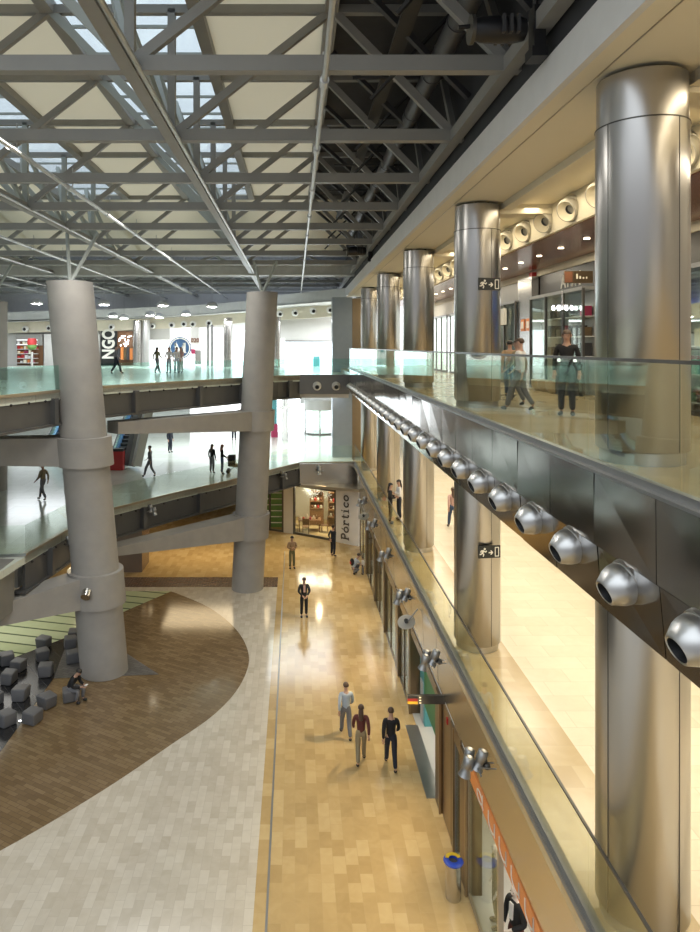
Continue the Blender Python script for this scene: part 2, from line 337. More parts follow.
# ------------------------------------------------------------------ roof
ZB, ZT = 16.7, 19.4
PX = 6.06
cols = [-26.88,-20.82,-14.76,-8.70,-2.64]
for k, x in enumerate(cols):                                                       # glazed strips and cloth strips between them
    g0, g1 = x-2.62+.0, x+.48
    struct(MB().box(g0,4,ZT+.25,g1,42,ZT+.27).build('window_%d' % (k+1), 'roof_glass'))
    mb = MB()
    for j in range(26): mb.box(g0, 4+1.5*j, ZT+.18, g1, 4.06+1.5*j, ZT+.25)
    struct(mb.build('trim_8', 'truss_paint_green'))
    c0, c1 = x+.52, x+PX-2.64
    if x+.52 > -30:
        for j in range(8):
            y0 = 3.57+3.74*j
            struct(MB().box(c0,y0+.02,ZT+.12,c1,y0+3.72,ZT+.14).build('ceiling', 'roof_cloth'))
        y0 = 33.5
        struct(MB().add([(c0-1.2,y0,ZT+.12),(c1+2.2,y0,ZT+.12),(c1+2.2,41.8,17.75),(c0-1.2,41.8,17.75),(c0-1.2,y0,ZT+.16),(c1+2.2,y0,ZT+.16),(c1+2.2,41.8,17.8),(c0-1.2,41.8,17.8)],
                        [(0,1,2,3),(7,6,5,4),(0,4,5,1),(1,5,6,2),(2,6,7,3),(3,7,4,0)]).build('ceiling', 'roof_cloth'))
    for e, nm in ((c0,'a'),(c1,'b')):
        struct(MB().box(e-.14,4,ZT-.1,e+.14,33.5,ZT+.18).build('trim_9', 'truss_paint'))
def truss_parts(root, y, zb, zt, big):
    MB().bar((-30,y,zb),(3.6,y,zb), .20*big, .25*big).build('bottom_chord', 'truss_paint', root)
    MB().bar((-30,y,zt),(3.6,y,zt), .16*big, .18*big).build('top_chord', 'truss_paint', root)
    for x in cols:
        MB().bar((x,y,zb),(x+3.44,y,zt), .13*big, .17*big).build('diagonal', 'truss_paint', root)
        MB().bar((x,y,zb),(x-2.61,y,zt), .13*big, .17*big).build('diagonal', 'truss_paint_green', root)
    MB().bar((3.42,y,zb),(.8,y,zt), .13*big, .17*big).build('diagonal', 'truss_paint', root)
GT = 'roof trusses over the atrium'
r0 = thing('roof_truss', 'grey steel lattice roof truss crossing over the atrium, nearest of the row', 'truss', (0,11.05,ZB), group=GT)
truss_parts(r0, 11.05, ZB, ZT, 1.)
for j in range(1, 8):
    dup(r0, Matrix.Translation((0,11.05+3.74*j,ZB)), f'grey steel lattice roof truss over the atrium, {ORD[j]} from the near end')
r1 = thing('roof_truss', 'shallow grey roof truss just behind the long cross beam', 'truss', (0,45,16.75), group='shallow trusses behind the cross beam')
truss_parts(r1, 45, 16.75, 18.1, .75)
for j in range(1, 8):
    dup(r1, Matrix.Translation((0,45+3.5*j,16.75)), f'shallow grey roof truss, {ORD[j]} behind the long cross beam')
# long cross beam carried by the concrete columns
cb = thing('cross_beam', 'long grey cross beam at the far end of the atrium roof', 'beam', (0,42,ZB))
MB().box(-30,41.85,ZB-.12,3.6,42.15,ZB+.32).build('web', 'truss_light', cb); MB().box(-30,41.7,ZB-.24,3.6,42.3,ZB-.12).build('flange', 'truss_light', cb)
MB().box(-30,41.75,ZB+.32,3.6,42.25,ZB+.40).build('flange', 'truss_light', cb)
# longitudinal beams with lattice posts
for k, x in enumerate(cols+[3.42]):
    t = thing('lattice_beam', ['grey lattice beam running along the roof, %s from the right edge' % ORD[5-k], 'grey lattice beam along the roof beside the dark void'][k == 5], 'beam', (x,4,ZB), group='beams running along the roof')
    MB().box(x-.11,4,ZB-.14,x+.11,70,ZB+.10).build('beam', 'truss_paint', t)
    if k < 5: MB().tube((x+.17,4,ZB-.1),(x+.17,70,ZB-.1),.045).build('conduit', 'pipe_steel', t)
    for j in range(8):
        y = 11.05+3.74*j
        if k >= 1 and k < 5 and y < 32:
            MB().bar((x,y,ZB),(x,y,ZT),.16,.16).build('post', 'truss_paint_green' if k<4 else 'truss_paint', t)
            MB().bar((x,y,ZB),(x-.9,y+1.87,ZT),.11,.13).build('strut', 'truss_paint_green', t)
            MB().bar((x,y+3.74,ZB),(x-.9,y+1.87,ZT),.11,.13).build('strut', 'truss_paint_green', t)
        if k == 5: MB().bar((x,y,ZB),(x,y+1.87,ZT),.12,.14).build('strut', 'truss_paint', t)
for x, z, lab in ((.46,ZB-.35,'thin pale sprinkler pipe under the cloth panels nearest the void'), (-6.0,ZB-.3,'thin pale sprinkler pipe between the first two left lattice beams'), (-11.3,ZB-.3,'thin pale sprinkler pipe farther left under the roof'), (-17.3,ZB-.3,'thin pale sprinkler pipe at the far left of the roof')):
    t = thing('sprinkler_pipe', lab, 'pipe', (x,5,z), group='sprinkler pipes')
    MB().tube((x,4,z),(x,70,z),.045 if x > 0 else .055).build('pipe', 'pipe_steel', t)
    for j in range(14):
        MB().tube((x,7+3.74*j,z),(x,7.25+3.74*j,z),.075).build('coupling', 'pipe_steel', t)
        MB().tube((x,7.4+3.74*j,z),(x,7.4+3.74*j,z+.6),.015, n=6).build('hanger', 'pipe_steel', t)
t = thing('air_duct', 'long round grey duct in the dark roof void', 'duct', (3.0,4,17.9))
MB().tube((2.9,4,17.95),(2.9,36,17.95),.2,n=24).build('duct', 'charcoal_duct', t)
for j in range(13): MB().tube((2.9,5+2.4*j,17.95),(2.9,5.08+2.4*j,17.95),.215,n=24).build('joint_band', 'charcoal_duct', t)
t = thing('cable_tray', 'dark cable tray hung in the roof void', 'cable tray', (2.1,4,18.7))
MB().box(1.95,4,18.26,2.25,33,18.34).build('tray', 'black', t)
for j in range(7): MB().box(1.3,8+3.74*j,18.2,3.5,8.06+3.74*j,18.26).build('bracket', 'charcoal', t)
for k in range(8):
    y = 9.2+3.74*k
    t = thing('void_brace', f'dark diagonal brace pair in the roof void, {ORD[k]} from the near end', 'brace', (2.2,y,17.2), group='braces in the roof void')
    MB().bar((.9,y,19.3),(3.55,y+1.2,17.3),.1,.12).build('brace', 'charcoal_duct', t); MB().bar((3.55,y+.4,19.2),(1.6,y+1.6,17.4),.06,.06).build('cross_brace', 'black', t)
# moving-head projectors
def projector(name, lab, p, s=1.):
    t = thing(name, lab, 'stage light', p, group='projectors in the roof void'); x, y, z = p
    MB().box(x+.34*s,y-.12*s,z-.28*s,x+.50*s,y+.12*s,z+.30*s).build('yoke', 'black', t)
    MB().tube((x+.4*s,y,z+.3*s),(x+.4*s,y,z+.62*s),.04*s).build('clamp', 'black', t)
    MB().lathe([(.06,-.46),(.15,-.44),(.175,-.34),(.185,-.1),(.18,.12),(.15,.26),(.06,.30)], frame((x-.02*s,y,z),(0,1,0),(0,0,1)) @ Matrix.Diagonal((s,s,s,1)), 20).build('head', 'black_gloss', t)
    MB().lathe([(.20,.0),(.20,.05)], frame((x-.52*s,y,z),(0,1,0),(0,0,1)) @ Matrix.Diagonal((s,s,s,1)), 20).build('lens_ring', 'rail_dark', t)
    for q in range(3): MB().box(x+(-.12+.1*q)*s,y-.235*s,z-.12*s,x+(-.08+.1*q)*s,y+.235*s,z+.12*s).build('cooling_fin', 'charcoal', t)
    MB().tube((x-.52*s,y,z+.05*s),(x-.68*s,y,z+.03*s),.03*s).build('spigot', 'black', t)
    MB().box(x+.30*s,y-.15*s,z-.42*s,x+.52*s,y+.15*s,z-.28*s).build('base', 'black', t)
projector('projector', 'large black moving head projector hung above the cream soffit edge', (2.95,9.6,16.6), 1.0)
projector('projector', 'small far black projector at the end of the roof void', (3.0,32,16.6), 1.15)

# ------------------------------------------------------------------ big concrete columns with collars and bracket arms
def conc_column(lab, base, top, rb, rt, collars, arms, strut=True):
    t = thing('concrete_column', lab, 'column', base, group='leaning concrete columns'); b, q = V(base), V(top)
    d = q-b
    def cyl(z0, z1, r0, r1):
        mb = MB(); n = 64; vs = []
        for z, r in ((z0,r0),(z1,r1)):
            c = b+d*((z-b.z)/d.z)
            vs += [c+V((r*math.cos(2*PI*i/n), r*math.sin(2*PI*i/n), 0)) for i in range(n)]
        mb.add(vs, [(i,(i+1)%n,(i+1)%n+n,i+n) for i in range(n)], True); mb.add(vs, [tuple(range(n-1,-1,-1)), tuple(range(n,2*n))]); return mb
    cyl(b.z, q.z, rb, rt).build('shaft', 'concrete', t)
    for z0, z1 in collars: cyl(z0, z1, rb*1.17, rb*1.17).build('collar', 'concrete', t)
    for (zc0, zc1, tip, tz0, tz1, w) in arms:
        c = b+d*(((zc0+zc1)/2-b.z)/d.z); tip = V((*tip,0)); dd = (tip-V((c.x,c.y,0))).normalized(); r = V((-dd.y,dd.x,0))*w/2
        p0 = V((c.x,c.y,0))-dd*.0; vs = []
        for pt, z0, z1, ww in ((p0,zc0+.003,zc1-.003,1.),(tip,tz0,tz1,.75)):
            for sgn, z in ((-1,z0),(1,z0),(1,z1),(-1,z1)): vs.append(V((pt.x,pt.y,z))+r*sgn*ww)
        MB().add(vs, [(0,3,2,1),(4,5,6,7),(0,1,5,4),(1,2,6,5),(2,3,7,6),(3,0,4,7)]).build('bracket_arm', 'concrete', t)
    if strut:
        for nx, ny in ((-.5,1.2),(.7,1.2)):
            MB().tube((q.x,q.y,q.z-.05),(q.x+nx,q.y+ny,ZB-.1),.07).build('head_strut', 'truss_paint_green', t)
    return t
ca = conc_column('thick concrete column leaning left beside the dark stools', (-7.15,25.9,.02), (-8.45,25.9,14.6), .87, .84, [(2.6,3.84),(7.75,8.82)],
            [(2.6,3.84,(-11.6,22.4),2.85,3.3,1.1),(7.75,8.82,(-13.2,25.4),7.9,8.8,1.2)])
MB().tube((-7.5,24.9,3.35),(-7.5,24.68,3.2),.17,n=20).build('fixing_boss', 'steel', ca)
conc_column('thick concrete column leaning right in the middle of the atrium', (-2.4,34.8,.0), (-1.65,34.8,14.9), .80, .78, [(2.57,3.78),(7.96,8.97)],
            [(2.57,3.78,(-8.0,30.0),3.15,3.5,1.1),(7.96,8.97,(-7.6,28.75),8.56,9.06,1.1)])
conc_column('upright concrete column cut by the left edge behind the walkway', (-15.5,35.,MZ), (-15.5,35.,14.45), .85, .85, [], [])

# ------------------------------------------------------------------ steel-clad columns of the right gallery
CY = [8.86+8*k for k in range(6)]
names = ['nearest the camera','second from the camera','third from the camera','fourth from the camera','fifth from the camera','sixth from the camera']
def steel_col(lab, x, y, z0, z1, collar):
    t = thing('steel_column', lab, 'column', (x,y,z0), group='steel clad columns')
    MB().lathe([(.50,z0),(.50,z0+.16)], Matrix.Translation((x,y,0)), 96).build('plinth', 'nozzle_steel', t)
    zt = z1-.66 if collar else z1
    MB().lathe([(.53,z0+.16),(.55,z0+.18),(.55,zt)], Matrix.Translation((x,y,0)), 96).build('cladding', 'steel_column', t)
    if collar:
        MB().lathe([(.535,zt),(.535,z1-.06)], Matrix.Translation((x,y,0)), 96).build('collar', 'steel_column', t)
        MB().lathe([(.553,zt-.012),(.556,zt-.01),(.556,zt+.006),(.536,zt+.008)], Matrix.Translation((x,y,0)), 96, False).build('joint_ring', 'rail_dark', t)
        MB().box(x-.12,y-.3,z1-.06,x+.22,y+.3,z1).build('ceiling_bracket', 'black', t)
    for a in (-PI/2+.38, PI/2, PI+.35):
        c = V((x+math.cos(a)*.55, y+math.sin(a)*.55, 0))
        MB().tube((c.x,c.y,z0+.18),(c.x,c.y,zt-.001),.006, n=6).build('seam', 'rail_dark', t)
for k, y in enumerate(CY):
    steel_col(f'brushed steel clad column on the upper gallery, {names[k]}', 4.45, y, UZ, 15.65, True)
    steel_col(f'brushed steel clad column on the middle gallery, {names[k]}', 4.45, y, MZ, 9.68, False)
t = thing('steel_column', 'square mirror steel pier at the far corner of the galleries', 'column', (3.3,46,0))
MB().box(2.45,45.2,MZ,3.75,46.6,15.4).build('cladding', 'pier_grey', t); MB().box(3.75,45.3,MZ,4.4,46.4,15.3).build('side_cladding', 'bronze_light', t)

# exit signs on the second column
def exit_sign(lab, z):
    fr = frame((4.58,16.27,z),(1,.16,0),(0,0,1)); t = thing('exit_sign', lab, 'sign', (4.58,16.27,z))
    MB().prism([(-.27,-.145),(.27,-.145),(.27,.145),(-.27,.145)], -.01, .02, fr).build('board', 'sign_black', t)
    mb = MB(); w = .026
    def st(p, ww=w): mb.stroke(fr, p, ww, .004, .02)
    st([(-.155,.03),(-.185,-.02)],.045); mb.lathe([(.026,.02),(.026,.024)], fr @ Matrix.Translation((-.12,.075,0)), 12)
    st([(-.185,-.02),(-.145,-.05),(-.16,-.10)]); st([(-.185,-.02),(-.215,-.05),(-.245,-.045)]); st([(-.155,.035),(-.10,.0),(-.075,.03)]); st([(-.155,.04),(-.205,.035),(-.225,.0)])
    st([(-.02,-.015),(.07,-.015)]); st([(.03,.03),(.075,-.015),(.03,-.06)])
    st([(.14,-.105),(.14,.10),(.225,.10),(.225,-.105)],.02); st([(.135,-.105),(.23,-.105)],.02)
    mb.build('pictogram', 'sign_white', t)
exit_sign('black running man exit sign on the upper second steel column', 13.66)
exit_sign('black running man exit sign on the middle gallery steel column', 7.35)

# ------------------------------------------------------------------ upper parapet (structure): two tiers of steel panels
pan = MB(); pan2 = MB(); random.seed(3)
PJ = [4.42+1.16*k for k in range(-9, 29)]
for a, b in zip(PJ[:-1], PJ[1:]):
    e = random.uniform(-.006,.006); f = random.uniform(-.006,.006); g = .006
    pan.add([(2.92+e,a+g,10.27),(2.92+f,b-g,10.27),(2.92-f,b-g,10.97),(2.92-e,a+g,10.97),(3.05,a+g,10.27),(3.05,b-g,10.27),(3.05,b-g,10.97),(3.05,a+g,10.97)],
            [(0,3,2,1),(4,5,6,7),(0,1,5,4),(1,2,6,5),(2,3,7,6),(3,0,4,7)])
    pan2.add([(3.0+e,a+g,9.66),(3.0+f,b-g,9.66),(2.95-f,b-g,10.25),(2.95-e,a+g,10.25),(3.12,a+g,9.66),(3.12,b-g,9.66),(3.12,b-g,10.25),(3.12,a+g,10.25)],
            [(0,3,2,1),(4,5,6,7),(0,1,5,4),(1,2,6,5),(2,3,7,6),(3,0,4,7)])
struct(pan.build('trim_10', 'fascia_steel')); struct(pan2.build('trim_11', 'fascia_steel'))
struct(MB().box(3.03,-6,9.67,3.10,38,10.96).build('wall_parapet', 'black'))
struct(MB().box(2.90,-6,10.97,3.06,38,11.0).build('trim_12', 'channel'))
# ------------------------------------------------------------------ glass balustrades
def balustrade(lab, pts, z0, z1, pane, m, rail=None, inset=0., base=True, channel='channel', zs=None):
    """pane posts along a plan polyline; every pane a part"""
    t = thing('glass_balustrade', lab, 'railing', (pts[0][0],pts[0][1],z0))
    for (a, b) in zip(pts[:-1], pts[1:]):
        a, b = V(a), V(b); L = (b-a).length; n = max(1, round(L/pane)); d = (b-a)/n; u = d.normalized(); r = V((-u.y,u.x))*.009
        for i in range(n):
            p = a+d*i+u*.012; q = a+d*(i+1)-u*.012
            MB().add([(p.x-r.x,p.y-r.y,z0),(q.x-r.x,q.y-r.y,z0),(q.x+r.x,q.y+r.y,z0),(p.x+r.x,p.y+r.y,z0),(p.x-r.x,p.y-r.y,z1),(q.x-r.x,q.y-r.y,z1),(q.x+r.x,q.y+r.y,z1),(p.x+r.x,p.y+r.y,z1)],
                     [(0,3,2,1),(4,5,6,7),(0,1,5,4),(1,2,6,5),(2,3,7,6),(3,0,4,7)]).build('glass_pane', m, t)
    if rail: MB().ribbon([(p[0],p[1]) for p in pts], z1, z1+.03, .035).build('top_rail', rail, t)
    if base: MB().ribbon([(p[0]+.03,p[1]) for p in pts], z0-.03, z0+.06, .07).build('base_channel', channel, t)
    return t
balustrade('clear glass balustrade along the upper right gallery edge', [(3.0,-4.9),(3.0,37.9)], 11.0, 12.06, 1.74, 'rail_glass', 'rail_dark')
balustrade('tinted glass balustrade along the middle right gallery edge', [(3.74,-4.9),(3.74,43.0)], 4.94, 6.05, 1.74, 'mid_glass', 'rail_dark', channel='channel_grey')
balustrade('teal glass balustrade around the upper left walkway', UE[1:], 10.55, 11.5, 1.6, 'rail_glass_teal', None, channel='edge_gold')
balustrade('pale glass balustrade around the middle left walkway', ME[1:], 4.95, 6.0, 1.6, 'rail_glass', None, channel='edge_gold')
balustrade('short glass return at the near end of the middle walkway', [(-13.5,23.2),(-9.35,23.9)], 4.95, 6.0, 1.4, 'rail_glass', None)

# ------------------------------------------------------------------ edge beams of the left walkways
def edge_beam(lab, pts, ztop, h, m='dark_steel'):
    t = thing('edge_beam', lab, 'beam', (pts[0][0],pts[0][1],ztop-h))
    MB().ribbon(pts, ztop-.24, ztop, .3).build('edge_strip', 'edge_gold', t)
    inn = [(p[0]-.03, p[1]+.1) for p in pts]
    MB().ribbon(inn, ztop-h+.08, ztop-.24, .12).build('web', m, t)
    MB().ribbon([(p[0]+.06,p[1]-.1) for p in pts], ztop-h, ztop-h+.08, .45).build('bottom_flange', m, t)
    for a, b in zip(pts[:-1], pts[1:]):
        a, b = V(a), V(b); u = (b-a).normalized(); c = (a+b)/2+V((u.y,-u.x))*.02
        MB().bar((c.x,c.y+.02,ztop-h+.08),(c.x,c.y+.02,ztop-.24),.3,.22, (u.x,u.y,0)).build('stiffener', m, t)
    mb = MB()
    for a, b in zip(pts[:-1], pts[1:]):
        a, b = V(a), V(b); L = (b-a).length; n = int(L/.8); u = (b-a).normalized(); o = V((u.y,-u.x))*.03
        for i in range(n):
            c = a+u*(i+.5)*L/n+o; mb.sphere((c.x,c.y,ztop-.32),.05,.05,.05,8,5)
    mb.build('bolt_head', 'black', t)
    return t
edge_beam('dark steel edge beam under the upper left walkway', UE[1:9], 10.56, 1.25)
edge_beam('dark steel edge beam under the middle left walkway', ME[1:8], 4.92, 1.3)
# far cross pieces of both levels (grey sheet metal)
struct(MB().box(.25,37.98,9.55,3.0,38.2,10.62).build('trim_13', 'fascia_dark'))
struct(MB().prism([(.3,42.7),(3.9,43),(3.9,43.25),(.3,43.2)], 3.62, 4.9).build('trim_14', 'steel'))
struct(MB().prism([(.3,42.72),(4.0,41.2),(4.6,43.3),(.3,43.4)], 3.46, 3.62).build('trim_15', 'edge_gold'))
struct(MB().box(-16,22.2,3.2,-9.6,23.6,4.92).build('wall_stair', 'concrete_dark'))
# handrail loop at the head of the escalator by the left edge
t = thing('escalator_handrail', 'black rubber handrail end curving down at the left edge', 'handrail', (-10.3,22.6,4.92))
MB().path([(-13,22.7,5.95),(-10.6,22.7,5.95),(-10.35,22.7,5.9),(-10.2,22.7,5.75),(-10.1,22.7,5.45),(-10.05,22.7,4.95)], .035).build('handrail', 'black', t)
MB().box(-13,22.69,4.92,-10.3,22.71,5.9).build('glass_side', 'rail_glass', t)
# dark clad pier below the middle walkway
tag(MB().box(-9.6,37.2,.0,-8.25,39,3.59).build('clad_pier', 'brown_mosaic'), 'dark clad pier under the middle walkway beyond the brown strip', 'pillar')

# ------------------------------------------------------------------ air nozzles
def nozzle(lab, mtx, group, steel='nozzle_steel', dark='black'):
    t = thing('air_nozzle', lab, 'air nozzle', group=group); t.matrix_basis = mtx
    MB().lathe([(.185,-.03),(.185,.02),(.17,.03)], None, 24).build('base_ring', steel, t, False)
    MB().lathe([(.172,.02),(.178,.05),(.176,.10),(.163,.15),(.11,.245),(.10,.25),(.09,.245)], None, 24, False).build('shell', steel, t, False)
    MB().lathe([(.092,.246),(.08,.17),(.0,.17)], None, 24, False).build('throat', dark, t, False)
    return t
def aim(o, d, s=1.):
    d = V(d).normalized(); return Matrix.Translation(V(o)) @ d.to_track_quat('Z','Y').to_matrix().to_4x4() @ Matrix.Scale(s,4)
GN = 'air nozzles along the upper parapet'
n0 = nozzle('steel air nozzle on the upper parapet, nearest to the camera', aim((2.98,5.0,10.11),(-.9,-.13,-.40),1.04), GN)
for k in range(1, 28):
    dup(n0, aim((2.98,5.0+1.16*k,10.11),(-.9,-.13,-.40),1.04), f'steel air nozzle on the upper parapet, {ORD[k]} from the near end')
GN2 = 'air nozzles above the upper gallery shops'
def bowl(lab, mtx, group):
    t = thing('air_nozzle', lab, 'air nozzle', group=group); t.matrix_basis = mtx
    MB().lathe([(.185,-.03),(.19,.02),(.175,.03)], None, 28).build('base_ring', 'nozzle_paint', t, False)
    MB().lathe([(.172,.02),(.185,.06),(.18,.11),(.165,.15),(.15,.155)], None, 28, False).build('shell', 'nozzle_paint', t, False)
    MB().lathe([(.15,.155),(.12,.10),(.07,.07)], None, 28, False).build('inner_cone', 'cream', t, False)
    MB().lathe([(.07,.07),(.06,.0),(.0,.0)], None, 24, False).build('throat', 'charcoal', t, False)
    return t
b0 = bowl('large air nozzle on the cream band above the upper shops, first from the near end', aim((6.24,9.4,15.3),(-.8,-.45,-.4),1.5), GN2)
for k in range(1, 17):
    dup(b0, aim((6.24,9.4+1.53*k,15.3),(-.8,-.45,-.4),1.5), f'large air nozzle on the cream band above the upper shops, {ORD[k]} from the near end', GN2)
nw = nozzle('cream air nozzle on the far band, nearest to the corner pier', aim(at(330,310,54.2),(0,-1,-.1),1.5), 'air nozzles on the far band', 'offwhite')
for k, (x, y, Y) in enumerate(((313,311,55.1),(295,313,56),(280,314,57),(209,323,59.4),(193,324,59.7),(184,324,59.8),(172,325,59.9),(153,326,60),(112,327,60),(50,328,60),(26,329,60))):
    dup(nw, aim(at(x,y,Y)+V((0,-.12,0)),(.1,-1,-.1),1.5), f'cream air nozzle on the far band, {ORD[k+1]} from the corner pier')
for k, (x, y) in enumerate(((317,386),(336,386))):
    dup(nw, aim(at(x,y,37.97),(0,-1,-.15),1.3), ['pale air nozzle on the far grey fascia, farther from the corner','pale air nozzle on the far grey fascia, nearer the corner'][k], 'nozzles on the far fascia')
nw2 = None

# ------------------------------------------------------------------ spotlight clusters
def cluster(lab, p, out, lamps=3, light=0., tgt=None, wall=.5):
    """can spotlights on a rod bracket: p = root on the fascia, out = direction away from it"""
    t = thing('spotlight_cluster', lab, 'spotlight', p, group='spotlight clusters'); p = V(p); o = V(out).normalized(); s = o.cross(V((0,0,1))).normalized(); e = p+o*wall
    mb = MB()
    for k in (-.09, .09): mb.tube(p+s*k, e+s*k+V((0,0,.02)), .013, n=8)
    mb.tube(e-s*.3, e+s*.3, .02, n=8); mb.build('bracket', 'channel', t)
    MB().sphere(p+o*wall*.45,.07,.07,.07).sphere(p+o*wall*.45+s*.14,.055,.055,.055).build('joint', 'rail_dark', t)
    for k in range(lamps):
        c = e+o*(-.06+.25*k if k < 2 else .08)+s*(.0 if k < 2 else .30)+V((0,0,.10-.12*k if k < 2 else -.05)); d = (o*(.40-.12*k)+V((0,0,-1))).normalized()
        fr = Matrix.Translation(c) @ d.to_track_quat('Z','Y').to_matrix().to_4x4()
        h = MB().lathe([(.07,-.2),(.095,-.18),(.10,-.02),(.08,.0),(.08,.05),(.12,.17),(.115,.17)], fr, 18, False).add([],[]).build('lamp_head', 'channel', t)
        MB().lathe([(.11,.15),(.0,.15)], fr, 18, False).build('lens', 'lens_warm', h)
    if light: spot('spot', e+V((0,0,-.35))+o*.1, tgt, light, (1,.80,.50), 1.45, .9, .1)
names4 = ['nearest the camera','second from the camera','third from the camera','fourth from the camera','fifth from the camera','sixth from the camera']
for k, y in enumerate((12.9,17.15,21.5,25.8,30.2,34.6)):
    cluster(f'grey spotlight cluster on the middle gallery fascia, {names4[k]}', (3.74,y,4.35), (-1,0,0), 3 if k < 3 else 2, 520, (1.6,y+.3,0), .34)
def mirror_disc(lab, y):
    t = thing('dome_reflector', lab, 'lamp', (3.4,y,3.8)); fr = aim((3.4,y,3.75),(-.25,-.5,1),1)
    MB().lathe([(.0,-.05),(.2,-.02),(.27,.06),(.27,.08)], fr, 28).build('dish', 'nozzle_steel', t)
    MB().tube((3.4,y,3.78),(3.74,y,4.2),.02).build('arm', 'channel', t)
    MB().lathe([(.06,.08),(.06,.16)], fr, 14).build('lamp_core', 'black', t)
mirror_disc('round dish reflector under the third spotlight cluster', 21.0)
mirror_disc('round dish reflector near the far shop corner', 34.0)
gcl = ((170,497,'grey spotlights under the middle walkway left of the centre column'),(283,470,'grey spotlights under the middle walkway right of the centre column'),(225,482,'grey spotlights hidden half behind the centre column'))
cluster(gcl[0][2], (-6.9,32.4,4.5), (.8,-.6,0), 2, 0, None, .25)
cluster(gcl[1][2], (-.9,41.0,4.5), (.8,-.6,0), 2, 260, (.8,39,0), .25)
cluster('grey spotlights on the far middle fascia above the shop window', (1.5,42.75,4.5), (0,-1,0), 2, 300, (1.6,39.5,0), .25)
cluster('grey spotlights under the middle walkway left of the leaning column', (-8.95,26.8,4.55), (.97,-.2,0), 2, 150, (-6.5,23,0), .25)
# pendants under the far roof
pend = [(37,303,47),(104,304,47),(163,305,47),(212,306,48),(113,316,55),(124,318,56),(150,315,55),(159,317,56),(186,314,54)]
for k, (x, y, Y) in enumerate(pend):
    p = at(x,y,Y); lab = f'white dome pendant lamp, {ORD[k % 4]} from the left in the {"higher" if k < 4 else "lower"} row' if k < 8 else 'white dome pendant lamp alone at the right of the lower row'
    t = thing('pendant_lamp', lab, 'lamp', p, group='dome pendants under the far roof')
    MB().lathe([(.40,-.05),(.42,.0),(.36,.16),(.2,.27),(.06,.3)], Matrix.Translation(p), 24).build('shade', 'white', t)
    MB().lathe([(.26,-.09),(.30,-.055)], Matrix.Translation(p), 20).build('diffuser', 'lens_pendant', t)
    MB().tube(p+V((0,0,.3)), (p.x,p.y,17.2), .015, n=6).build('cord', 'pipe_steel', t)

# ------------------------------------------------------------------ ground floor shopfronts on the right (plane x = 3.85)
pm = MB(); random.seed(5)
for k in range(24):
    a = -6+2.04*k; b = a+2.03; e = random.uniform(-.008,.008)
    if b > 41.5: break
    pm.add([(3.84+e,a,3.1),(3.84-e,b,3.1),(3.75-e,b,4.86),(3.75+e,a,4.86),(3.95,a,3.1),(3.95,b,3.1),(3.95,b,4.86),(3.95,a,4.86)],
           [(0,3,2,1),(4,5,6,7),(0,1,5,4),(1,2,6,5),(2,3,7,6),(3,0,4,7)])
struct(pm.build('trim_16', 'fascia_steel_gold'))
struct(MB().box(3.66,-6,4.84,3.86,43,4.93).build('trim_17', 'channel_grey'))
struct(MB().box(3.86,-6,3.0,9,41,3.1).build('ceiling', 'offwhite'))
def pier(lab, y0, y1, x0=3.80, m='bronze', x1=4.15):
    t = thing('shopfront_pier', lab, 'pillar', (x0,y0,0), group='bronze piers between the shopfronts')
    MB().box(x0,y0,0,x1,y1,3.0).build('cladding', m, t); MB().box(x0-.03,y0-.03,0,x0+.02,y0+.05,3.0).build('edge_bead', 'bronze_light', t)
def shopwin(lab, y0, y1, band, n=1, mtr='channel', ztop=2.72):
    t = thing('shop_window', lab, 'shop window', (3.85,y0,0), group='glass shopfronts on the ground floor')
    MB().box(3.82,y0,ztop,3.90,y1,3.09).build('header', band, t); MB().box(3.84,y0,0,3.90,y1,.08).build('sill_rail', mtr, t)
    for i in range(n):
        a = y0+(y1-y0)*i/n; b = y0+(y1-y0)*(i+1)/n
        MB().box(3.86,a+.03,.08,3.88,b-.03,ztop).build('glass_pane', 'shop_glass', t)
        MB().box(3.84,b-.03,.08,3.90,b+.03,ztop).build('mullion', mtr, t)
    return t
orange = shopwin('open shopfront and glass pane under the orange lettered band', 13.0, 15.3, 'orange', 1, 'edge_gold')
MB().box(3.82,6,2.72,3.90,13.0,3.09).build('header', 'orange', orange); MB().box(3.82,12.96,.0,3.92,13.04,2.72).build('post', 'edge_gold', orange)
fr = frame((3.815,14.6,2.9),(0,-1,0),(0,0,1))
mb = MB()
def arc(cx, cy, rx, ry, a0, a1, n=14): return [(cx+rx*math.cos(a0+(a1-a0)*i/n), cy+ry*math.sin(a0+(a1-a0)*i/n)) for i in range(n+1)]
mb.stroke(fr, arc(.35,-.01,.2,.1,.3,2*PI-.3), .035); mb.stroke(fr, [(.56,.14),(.55,-.06),(.62,-.11)], .035)
for k in range(4):
    x = 1.0+.72*k
    mb.stroke(fr, [(x,.14),(x,-.02)]+arc(x+.2,-.02,.2,.1,PI,2*PI)+[(x+.4,.14),(x+.42,-.1)], .035)
mb.build('lettering', 'sign_white', orange)
pier('broad bronze pier beside the steel litter bin', 15.3, 15.9); pier('slim bronze pier beyond the litter bin', 16.6, 16.95, 3.82)
shopwin('narrow glass strip between the bronze piers by the litter bin', 15.95, 16.58, 'bronze_light')
t = thing('fire_panel', 'pale service panel between bronze piers, red dot on top', 'panel', (3.85,17.,0)); MB().box(3.84,17.,0,3.9,17.9,3.0).build('panel', 'bronze_light', t); MB().box(3.81,17.3,2.7,3.84,17.4,2.85).build('alarm', 'red', t)
pier('wide dark brown pier standing out from the shopfronts', 18.0, 18.6, 3.78, 'bronze', 4.22)
